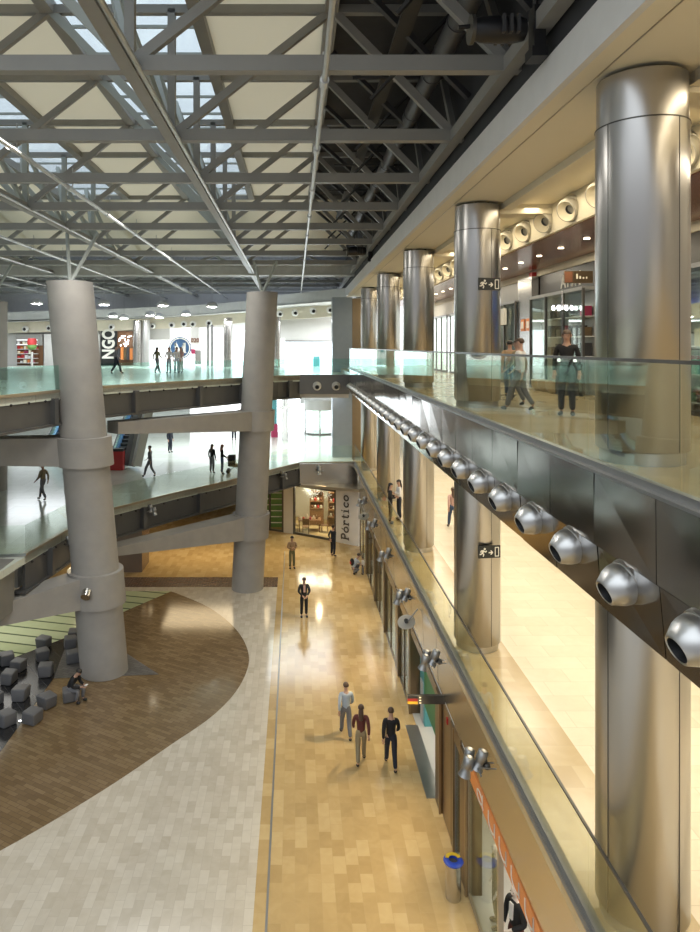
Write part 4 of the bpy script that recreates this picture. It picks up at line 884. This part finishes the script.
stp = [(74,643,'dark grey faceted stool half hidden behind the leaning column'),(70.5,650,'dark grey faceted stool next to the one behind the leaning column'),(73,665,'dark grey faceted stool just left of the leaning column base'),
       (43.6,650,'dark grey faceted stool at the top of the middle row by the green floor'),(42,663,'dark grey faceted stool second down the middle row'),(45.5,679,'dark grey faceted stool third down the middle row, alone on slate'),
       (18.5,674,'dark grey faceted stool with pale top at the green floor edge'),(7.5,667,'large dark grey faceted stool at the green floor corner'),(9.3,686,'dark grey faceted stool in the left row, middle one'),
       (20.4,703,'dark grey faceted stool on slate, left of the two by the seated man'),(47,711,'dark grey faceted stool on the slate edge nearest the seated man'),(32.5,727,'dark grey faceted stool nearest to the camera beside the floor lamp'),
       (6.5,729,'dark grey faceted stool at the lower left corner of the group'),(70.6,704,'dark grey faceted stool under the seated man'),(-3,668,'dark grey faceted stool cut off at the upper left'),(-6,708,'dark grey faceted stool cut off at the lower left')]
for k, (x, y, lab) in enumerate(stp):
    Y = F*EYE/(y-VY)+.25; tag(stool((x-VX)*Y/F, Y, k, .86), lab, 'stool', 'faceted stools on the slate')
p = V(((20-VX)*F*EYE/(722-VY)/F, F*EYE/(722-VY), .016)); t = thing('floor_light', 'tiny bright light set in the slate beside the stools', 'light', p); MB().lathe([(.05,0),(.05,.02)], Matrix.Translation(p), 14).build('rim', 'channel', t); MB().lathe([(.04,.02),(.04,.025)], Matrix.Translation(p), 14).build('lens', 'lens_white', t)
# ------------------------------------------------------------------ people
def skin_obj(name, nodes, edges, root, m, parent, sub=1, post=None):
    keys = list(nodes); idx = {k: i for i, k in enumerate(keys)}
    me = bpy.data.meshes.new('tmp'); me.from_pydata([V(nodes[k][0]) for k in keys], [(idx[a], idx[b]) for a, b in edges], [])
    o = bpy.data.objects.new('tmp', me); C.objects.link(o)
    md = o.modifiers.new('s', 'SKIN'); md.use_smooth_shade = True
    sv = me.skin_vertices[0].data if me.skin_vertices else None
    if sv is None:
        bpy.context.view_layer.objects.active = o; me.attributes.new
    for k in keys:
        r = nodes[k][1]; sv[idx[k]].radius = r if isinstance(r, tuple) else (r, r); sv[idx[k]].use_root = (k == root)
    if sub: ss = o.modifiers.new('u', 'SUBSURF'); ss.levels = sub; ss.render_levels = sub
    bpy.context.view_layer.update()
    nm = bpy.data.meshes.new_from_object(o.evaluated_get(bpy.context.evaluated_depsgraph_get())); bpy.data.objects.remove(o); bpy.data.meshes.remove(me)
    nm.name = name; nm.materials.clear(); nm.materials.append(M[m]); nm.polygons.foreach_set('use_smooth', [True]*len(nm.polygons))
    if post: post(nm)
    r = bpy.data.objects.new(name, nm); C.objects.link(r); r.parent = parent; return r

STAND = dict(pelvis=(0,0,.96), waist=(0,.0,1.10), chest=(0,-.01,1.30), nb=(0,.01,1.46), neck=(0,-.005,1.53), head=(0,-.02,1.63),
    shL=(.18,.0,1.42), elL=(.235,.03,1.14), wrL=(.24,-.05,.90), shR=(-.18,.0,1.42), elR=(-.235,.03,1.14), wrR=(-.24,-.05,.90),
    hipL=(.09,0,.93), knL=(.10,-.02,.50), anL=(.11,.02,.09), toL=(.13,-.15,.03), hipR=(-.09,0,.93), knR=(-.10,-.02,.50), anR=(-.11,.02,.09), toR=(-.13,-.15,.03))
def pose(**k): d = dict(STAND); d.update(k); return d
WALK = pose(knL=(.09,-.20,.52), anL=(.09,-.30,.10), toL=(.10,-.46,.07), knR=(-.09,.05,.50), anR=(-.09,.28,.14), toR=(-.10,.16,.03), elL=(.23,.14,1.16), wrL=(.23,.12,.92), elR=(-.23,-.06,1.15), wrR=(-.22,-.24,.98))
WALK2 = pose(knR=(-.09,-.18,.52), anR=(-.09,-.24,.09), toR=(-.10,-.40,.05), knL=(.09,.03,.50), anL=(.09,.22,.12), toL=(.10,.09,.03), elR=(-.23,.13,1.16), wrR=(-.23,.12,.92), elL=(.23,-.05,1.15), wrL=(.22,-.22,.97))
FRONT = pose(elL=(.25,-.02,1.14), wrL=(.10,-.22,1.02), elR=(-.25,-.02,1.14), wrR=(-.09,-.24,1.00))
FOLD = pose(elL=(.25,-.04,1.16), wrL=(.02,-.22,1.18), elR=(-.25,-.04,1.16), wrR=(-.02,-.24,1.13))
BACK = pose(elL=(.26,.10,1.15), wrL=(.06,.17,.98), elR=(-.26,.10,1.15), wrR=(-.05,.18,.97))
SIT = pose(pelvis=(0,.02,.40), waist=(0,.0,.54), chest=(0,-.14,.72), nb=(0,-.22,.86), neck=(0,-.26,.92), head=(0,-.33,1.0),
    shL=(.18,-.19,.83), elL=(.23,-.24,.56), wrL=(.10,-.48,.56), shR=(-.18,-.19,.83), elR=(-.23,-.24,.56), wrR=(-.08,-.48,.55),
    hipL=(.09,.0,.40), knL=(.13,-.44,.44), anL=(.12,-.42,.09), toL=(.14,-.58,.03), hipR=(-.09,.0,.40), knR=(-.14,-.42,.44), anR=(-.14,-.34,.09), toR=(-.16,-.50,.03))
CROUCH = pose(pelvis=(0,.12,.32), waist=(0,.07,.45), chest=(0,-.05,.64), nb=(0,-.12,.79), neck=(0,-.15,.85), head=(0,-.20,.95),
    shL=(.18,-.09,.75), elL=(.24,-.22,.52), wrL=(.14,-.46,.50), shR=(-.18,-.09,.75), elR=(-.24,-.22,.52), wrR=(-.10,-.46,.52),
    hipL=(.09,.1,.32), knL=(.16,-.28,.42), anL=(.13,.0,.09), toL=(.15,-.16,.03), hipR=(-.09,.1,.32), knR=(-.14,-.2,.28), anR=(-.12,.14,.12), toR=(-.12,.03,.03))

def person(lab, x, y, z, rz, P=STAND, h=1.75, top='blackcloth', leg='navy', hair='hair_dark', long=False, skirt=False, coat=False, female=False, skin='skin', inner=None, sleeves=True, bald=False, name='person', cat='person', extra=None):
    t = thing(name, lab, cat, (x,y,z), rz, 'people in the mall' if cat == 'person' else None)
    k = h/1.75; t.matrix_basis = Matrix.Translation((x,y,z)) @ Matrix.Rotation(rz,4,'Z') @ Matrix.Scale(k,4)
    g = {a: V(b) for a, b in P.items()}
    hd = (g['head']-g['neck']).normalized(); face = V((0,-1,0)); 
    wS = .9 if female else 1.
    up = (g['head']-g['nb']).normalized(); fw = (face-up*face.dot(up)).normalized()
    H = g['head']
    n = dict(pelvis=(g['pelvis'],(.10*wS,.072)), waist=(g['waist'],(.095*wS,.068)), chest=(g['chest'],(.135*wS,.095)), nb=(g['nb'],(.075,.065)), neck=(g['neck'],.052),
             jaw=(H-up*.045+fw*.012,(.062,.068)), cran=(H+up*.035-fw*.005,(.075,.09)), crown=(H+up*.085-fw*.01,(.06,.072)))
    e = [('pelvis','waist'),('waist','chest'),('chest','nb'),('nb','neck'),('neck','jaw'),('jaw','cran'),('cran','crown')]
    n['nose'] = (H-up*.005+fw*.105,.012); e.append(('jaw','nose'))
    for s in 'LR':
        n['sh'+s] = (g['sh'+s],.055*wS); n['el'+s] = (g['el'+s],.040*wS); n['wr'+s] = (g['wr'+s],.028)
        d = (g['wr'+s]-g['el'+s]).normalized(); side = d.cross(V((0,1,0))); side = (side if side.length > .1 else V((1,0,0))).normalized(); pm = g['wr'+s]+d*.07; pal = d.cross(side).normalized()
        n['pa'+s] = (pm,(.036,.018)); e += [('chest','sh'+s),('sh'+s,'el'+s),('el'+s,'wr'+s),('wr'+s,'pa'+s)]
        for q in range(4):
            b = pm+d*.035+side*(.03-.02*q); L = (.065,.078,.072,.055)[q]
            n[f'f{q}{s}'] = (b+d*L*.5+pal*.008,.009); n[f'g{q}{s}'] = (b+d*L+pal*.025,.007); e += [('pa'+s,f'f{q}{s}'),(f'f{q}{s}',f'g{q}{s}')]
        n['th'+s] = (g['wr'+s]+d*.05+side*.045,.010); n['ti'+s] = (g['wr'+s]+d*.085+side*.055+pal*.015,.008); e += [('wr'+s,'th'+s),('th'+s,'ti'+s)]
        n['hip'+s] = (g['hip'+s],.07); n['kn'+s] = (g['kn'+s],.055); n['an'+s] = (g['an'+s],.034); n['to'+s] = (g['an'+s].lerp(g['to'+s],.7),(.022,.018))
        e += [('pelvis','hip'+s),('hip'+s,'kn'+s),('kn'+s,'an'+s),('an'+s,'to'+s)]
    skin_obj('body', n, e, 'pelvis', skin, t)
    # ears, eyes, mouth
    sd = up.cross(fw).normalized()
    for sg in (-1,1):
        MB().sphere(H+up*.02+sd*sg*.038+fw*.083,.010,.010,.007,8,6).build('eye', 'eye', t, False)
        MB().sphere(H+up*.012+sd*sg*.088,.012,.022,.032,8,6).build('ear', skin, t, False)
    MB().bar(H-up*.048+fw*.083-sd*.022, H-up*.048+fw*.083+sd*.022,.012,.012).build('mouth', 'lip', t, False)
    # hair
    mb = MB()
    if not bald:
        b = len(mb.v); mb.sphere((0,0,0),.092,.108,.092,16,10); R = Matrix((sd,-fw,up)).transposed()
        mb.v = [H+up*.045-fw*.012+R @ V((v.x, v.y, max(v.z, -.055 if v.y > .0 else .012))) for v in mb.v]
        hr = mb.build('hair', hair, t, False)
        if long: skin_obj('long_hair', dict(a=(H+up*.05-fw*.06,(.08,.05)), b=(H-up*.06-fw*.08,(.085,.045)), c=(g['nb']-fw*.085-V((0,0,.05)),(.08,.03)), d=(g['chest']-fw*.125,(.05,.02))), [('a','b'),('b','c'),('c','d')], 'a', hair, t)
    # clothing
    top_m, leg_m = 'cloth_'+top, 'cloth_'+leg
    n = dict(pelvis=(g['pelvis']-V((0,0,.09 if not coat else .15)) if P is not SIT and P is not CROUCH else g['pelvis']+V((0,0,.03)),(.155*wS,.118)), waist=(g['waist'],(.14*wS,.108)), chest=(g['chest'],(.158*wS,.118)), nb=(g['nb']+V((0,0,.025)),(.078,.070)))
    e = [('pelvis','waist'),('waist','chest'),('chest','nb')]
    for s in 'LR':
        n['sh'+s] = (g['sh'+s],.075*wS); n['el'+s] = (g['el'+s],.058*wS); n['wr'+s] = (g['wr'+s].lerp(g['el'+s],.04),.043); e += [('chest','sh'+s),('sh'+s,'el'+s)]
        if sleeves: e.append(('el'+s,'wr'+s))
        else: n['el'+s] = (g['sh'+s].lerp(g['el'+s],.65),.06); n.pop('wr'+s)
    skin_obj('jacket' if not female else 'top', n, e, 'pelvis', top_m, t)
    if inner:
        c = g['chest']+fw*.125+V((0,0,.02)); MB().bar(c-V((0,0,.16))-fw*.002, c+V((0,0,.13))-fw*.02,.09,.03,(0,1,0)).build('shirt_front', 'cloth_'+inner, t, False)
    n = dict(pelvis=(g['pelvis'],(.142*wS,.110)), waist=(g['pelvis'].lerp(g['waist'],.9),(.125*wS,.095))); e = [('pelvis','waist')]
    for s in 'LR':
        n['hip'+s] = (g['hip'+s]-V((0,0,.02)),.105*(.95 if female else 1)); n['kn'+s] = (g['kn'+s],.078); n['an'+s] = (g['an'+s]+V((0,0,.01)),.062)
        e += [('pelvis','hip'+s),('hip'+s,'kn'+s),('kn'+s,'an'+s)]
        skin_obj('shoe', dict(a=(g['an'+s]-V((0,0,.035)),(.055,.062)), b=(g['an'+s].lerp(g['to'+s],.5)-V((0,0,.01)),(.058,.048)), c=(g['to'+s],(.052,.038))), [('a','b'),('b','c')], 'a', 'shoe', t)
    skin_obj('trousers', n, e, 'pelvis', leg_m, t)
    if skirt:
        MB().lathe([(.15,g['pelvis'].z+.08),(.19,g['pelvis'].z-.15),(.23,g['pelvis'].z-.42)], Matrix.Translation((g['pelvis'].x,g['pelvis'].y,0)), 20).build('skirt', top_m, t, False)
    if extra: extra(t, g)
    return t
def gpos(x, yfeet, H=EYE, dz=0.):
    Y = F*H/(yfeet-VY); return ((x-VX)*Y/F, Y, EYE-H)
def face_to(dx, dy): return math.atan2(dx, -dy)      # local -Y turned to (dx,dy)
person('man in a black suit and pale tie standing alone on the gold floor', *gpos(304,617), face_to(.15,-1), FRONT, 1.78, 'blackcloth', 'blackcloth', 'hair_brown', inner='rose', coat=True)
person('man in a dark suit standing before the lit corner shop', *gpos(333,556), face_to(.6,.5), BACK, 1.78, 'navy', 'navy', coat=True)
person('person in a tan and black jacket standing left of the shop window', *gpos(292,568.5), face_to(.3,-1), FOLD, 1.78, 'tan', 'olive', 'hair_dark')
def backpack(t, g):
    c = g['chest']+V((0,.21,.0)); MB().sphere(c,.15,.11,.20,16,10).build('backpack', 'cloth_blackcloth', t, False); MB().sphere(c+V((0,.06,-.02)),.10,.07,.11,14,8).build('backpack_pocket', 'cloth_burgundy' if False else 'red', t, False)
person('crouching person in a grey top with a black and red backpack', *gpos(355,574), face_to(1,.2), CROUCH, 1.78, 'paleblue', 'greycloth', 'hair_brown', sleeves=False, extra=backpack)
person('small child in white standing by the crouching person', *gpos(363,574.5), face_to(-.9,-.3), STAND, .92, 'whitecloth', 'greycloth', 'hair_brown')
person('walker in a pale patterned top, farthest of the three walking away', *gpos(346,738), face_to(-.1,1), WALK, 1.72, 'paleblue', 'greycloth', 'hair_brown', female=True)
person('walker in a dark burgundy jacket, middle of the three walking away', *gpos(361,764), face_to(.1,1), WALK2, 1.72, 'burgundy', 'khaki', 'hair_brown', female=True, long=True)
person('walker in black with pale shoulders, nearest the shopfronts', *gpos(391,769), face_to(.0,1), WALK, 1.76, 'blackcloth', 'navy', 'hair_brown', skin='skin')
def phone(t, g): MB().box(-.06,-.66,.60,.08,-.58,.612).build('paper', 'white', t, False)
sx, sy = stp[13][0], stp[13][1]; Ys = F*EYE/(sy-VY)+.25
person('seated man in a black jacket bent over a paper on a stool', (sx-VX)*Ys/F, Ys-.02, .016, face_to(.95,-.3), SIT, 1.75, 'blackcloth', 'greycloth', 'hair_dark', extra=phone)
# middle gallery, right
person('woman in a black top with long hair standing behind the middle glass', 3.92,28.4,MZ, face_to(.9,-.2), FOLD, 1.66, 'blackcloth', 'blackcloth', 'hair_dark', long=True, female=True)
person('woman in a white shirt talking on the middle gallery', 4.38,29.0,MZ, face_to(-.9,-.1), FOLD, 1.68, 'whitecloth', 'navy', 'hair_dark', long=True, female=True)
person('shopper in a rose top walking on the bright middle gallery', 6.3,27.5,MZ, face_to(-.1,1), WALK, 1.66, 'rose', 'denim', 'hair_brown', long=True, female=True)
# middle level, left
person('man in dark clothes standing far back on the bright middle floor', *gpos(170,452.5,7.3), face_to(.6,-.4), STAND, 1.75, 'navy', 'navy')
person('woman in a black top standing behind the middle glass, left of two', *gpos(212,473,7.3), face_to(.5,.8), STAND, 1.66, 'blackcloth', 'greycloth', 'hair_brown', long=True, female=True)
person('red haired woman in black pushing a pushchair on the middle floor', *gpos(222,474,7.3), face_to(.9,.2), FRONT, 1.68, 'blackcloth', 'denim', 'hair_red', long=True, female=True)
x, y, z = gpos(234,473,7.3); t = thing('pushchair', 'dark pushchair in front of the red haired woman', 'pushchair', (x,y,z))
MB().prism([(-.3,.4),(.3,.35),(.32,.5),(-.1,.6),(-.25,1.0),(-.36,.98)], -.2, .2, frame((x,y,z),(1,0,0),(0,0,1))).build('seat', 'cloth_khaki', t)
MB().lathe([(.34,-.2),(.34,.2)], frame((x-.12,y,z+.72),(0,1,0),(0,0,1)) @ Matrix.Rotation(0,4,'X'), 18).build('hood', 'cloth_blackcloth', t)
MB().path([(x-.55,y,z+1.0),(x-.25,y,z+.6),(x+.35,y,z+.12)], .02).path([(x-.3,y,z+.12),(x+.25,y,z+.5)], .02).build('chassis', 'channel', t)
for wx in (-.32,.36):
    for wy in (-.22,.22): MB().lathe([(.12,-.02),(.12,.02)], frame((x+wx,y+wy,z+.125),(1,0,0),(0,0,1)), 18).build('wheel', 'black', t)
person('passer-by in pale grey walking behind the middle walkway glass', *gpos(150,477,7.3), face_to(-1,.1), WALK, 1.74, 'greycloth', 'greycloth', 'hair_brown')
person('person with dark bag walking near the lit golden shop', *gpos(43,500,7.3), face_to(-1,.3), WALK2, 1.72, 'khaki', 'greycloth', 'hair_dark')
person('person in black far back by the bright hall columns', *gpos(234,440,7.3), face_to(0,-1), STAND, 1.75, 'blackcloth', 'navy')
# upper far gallery
for k, (px, tp, lg, lab, hc) in enumerate(((157,'olive','greycloth','woman in olive before the white far wall, left of the group','hair_dark'),(169,'whitecloth','paleblue','woman in white at the far rail, left of three','hair_brown'),(176.5,'whitecloth','paleblue','woman in white at the far rail, middle of three','hair_dark'),(181,'rose','whitecloth','woman in pale rose at the far rail, right of three','hair_brown'))):
    Y = 43+.4*k; person(lab, (px-VX)*Y/F, Y, UZL, face_to((.4,-.3,.5,-.6)[k], -1 if k else .6), (WALK, FRONT, STAND, FOLD)[k], 1.62, tp, lg, hc, long=True, female=True)
person('passer-by in grey at the far rail beside the black lettered sign', (116-VX)*42/F, 42, UZL, face_to(1,.1), WALK, 1.74, 'greycloth', 'navy')
# upper right gallery
person('woman in black looking over the upper right gallery by the shop', 5.75,14.6,UZ, face_to(-.5,-1), STAND, 1.80, 'blackcloth', 'navy', 'hair_brown', long=True, female=True)
person('passer-by in a white top on the upper right gallery', 5.1,15.6,UZ, face_to(-.8,.6), WALK, 1.64, 'whitecloth', 'greycloth', 'hair_brown')
person('passer-by in a khaki top on the upper right gallery', 5.55,17.2,UZ, face_to(-.8,.7), WALK2, 1.62, 'khaki', 'greycloth', 'hair_brown')
person('passer-by in a tan top nearest the upper second column', 6.1,19.6,UZ, face_to(.3,1), WALK, 1.62, 'tan', 'denim', 'hair_dark')
# mannequins in the near shop
person('pale mannequin by the shop post in black jacket and dark red trousers', 4.28,13.35,.01, face_to(-.9,-.4), FRONT, 1.78, 'blackcloth', 'burgundy', bald=True, skin='skin_pale', inner='whitecloth', name='mannequin', cat='mannequin')
person('mannequin in khaki behind the glass by the litter bin', 4.25,14.5,.01, face_to(-.9,.1), STAND, 1.75, 'khaki', 'khaki', bald=True, skin='skin_pale', name='mannequin', cat='mannequin')

# ------------------------------------------------------------------ light: sky over the glazing, the mall's own lamps, added area fills
w = bpy.data.worlds.new('world'); SC.world = w; w.use_nodes = True; n = w.node_tree.nodes; l = w.node_tree.links
bg = n['Background']; tc = n.new('ShaderNodeTexCoord'); sp = n.new('ShaderNodeSeparateXYZ'); rp = n.new('ShaderNodeValToRGB')
l.new(tc.outputs['Generated'], sp.inputs[0]); l.new(sp.outputs['Z'], rp.inputs[0]); l.new(rp.outputs[0], bg.inputs[0])
rp.color_ramp.elements[0].position = .0; rp.color_ramp.elements[0].color = (.42,.43,.45,1); rp.color_ramp.elements[1].position = .35; rp.color_ramp.elements[1].color = (1.75,1.9,2.05,1)
bg.inputs[1].default_value = 1.05
WARM = (1,.78,.47); SOFT = (1,.88,.70); NEUT = (1,.97,.92); COOL = (.90,.95,1.)
for k in range(9): area('gallery_lamp', (6.9,2+5*k,9.6), 2.2, 3.2, 180, (1,.90,.72))                    # middle gallery ceiling
for k in range(8): area('gallery_lamp', (7.4,3+5.6*k,14.88), 1.2, 3., 95, (1,.88,.66))           # upper gallery soffit
area('ceiling_strip_fill', (5.75,22,15.55), .35, 48., 520, (1,.86,.62))  # strip light added under the ceiling, long so columns show a vertical streak
for k in range(5): area('shop_lamp', (5.0,6+8*k,2.95), 1.2, 5., 110, SOFT)
area('shop_lamp', (1.5,45.6,3.25), 2.5, 2., 260, SOFT)
area('walkway_light', (-4.5,40,3.55), 6, 3, 220, WARM); area('walkway_light', (-10.5,40,3.55), 4, 3, 100, WARM)
area('walkway_light', (-13,29.5,3.55), 3, 6, 170, NEUT)  # area light added to brighten the green floor, no fixture there
for x in (-18,-8,0): area('far_hall_fill', (x,48,9.2), 6, 8, 650, COOL)  # cool area fills added to brighten the far middle floor
for x in (-22,-13,-4,3): area('far_hall_fill', (x,55,14.2), 5, 4, 480, COOL)  # more cool fills, added to whiten the far upper shops
for x in (-20,-8,0): area('roof_blue_fill', (x,56,17.6), 8, 8, 110, (.70,.82,1.))  # fills added to give the far roof its bluish light
for k in range(3): area('atrium_daylight_fill', (-6,14+9*k,16.4), 6, 2, 420, NEUT)  # area fills added below the glazing, standing in for daylight
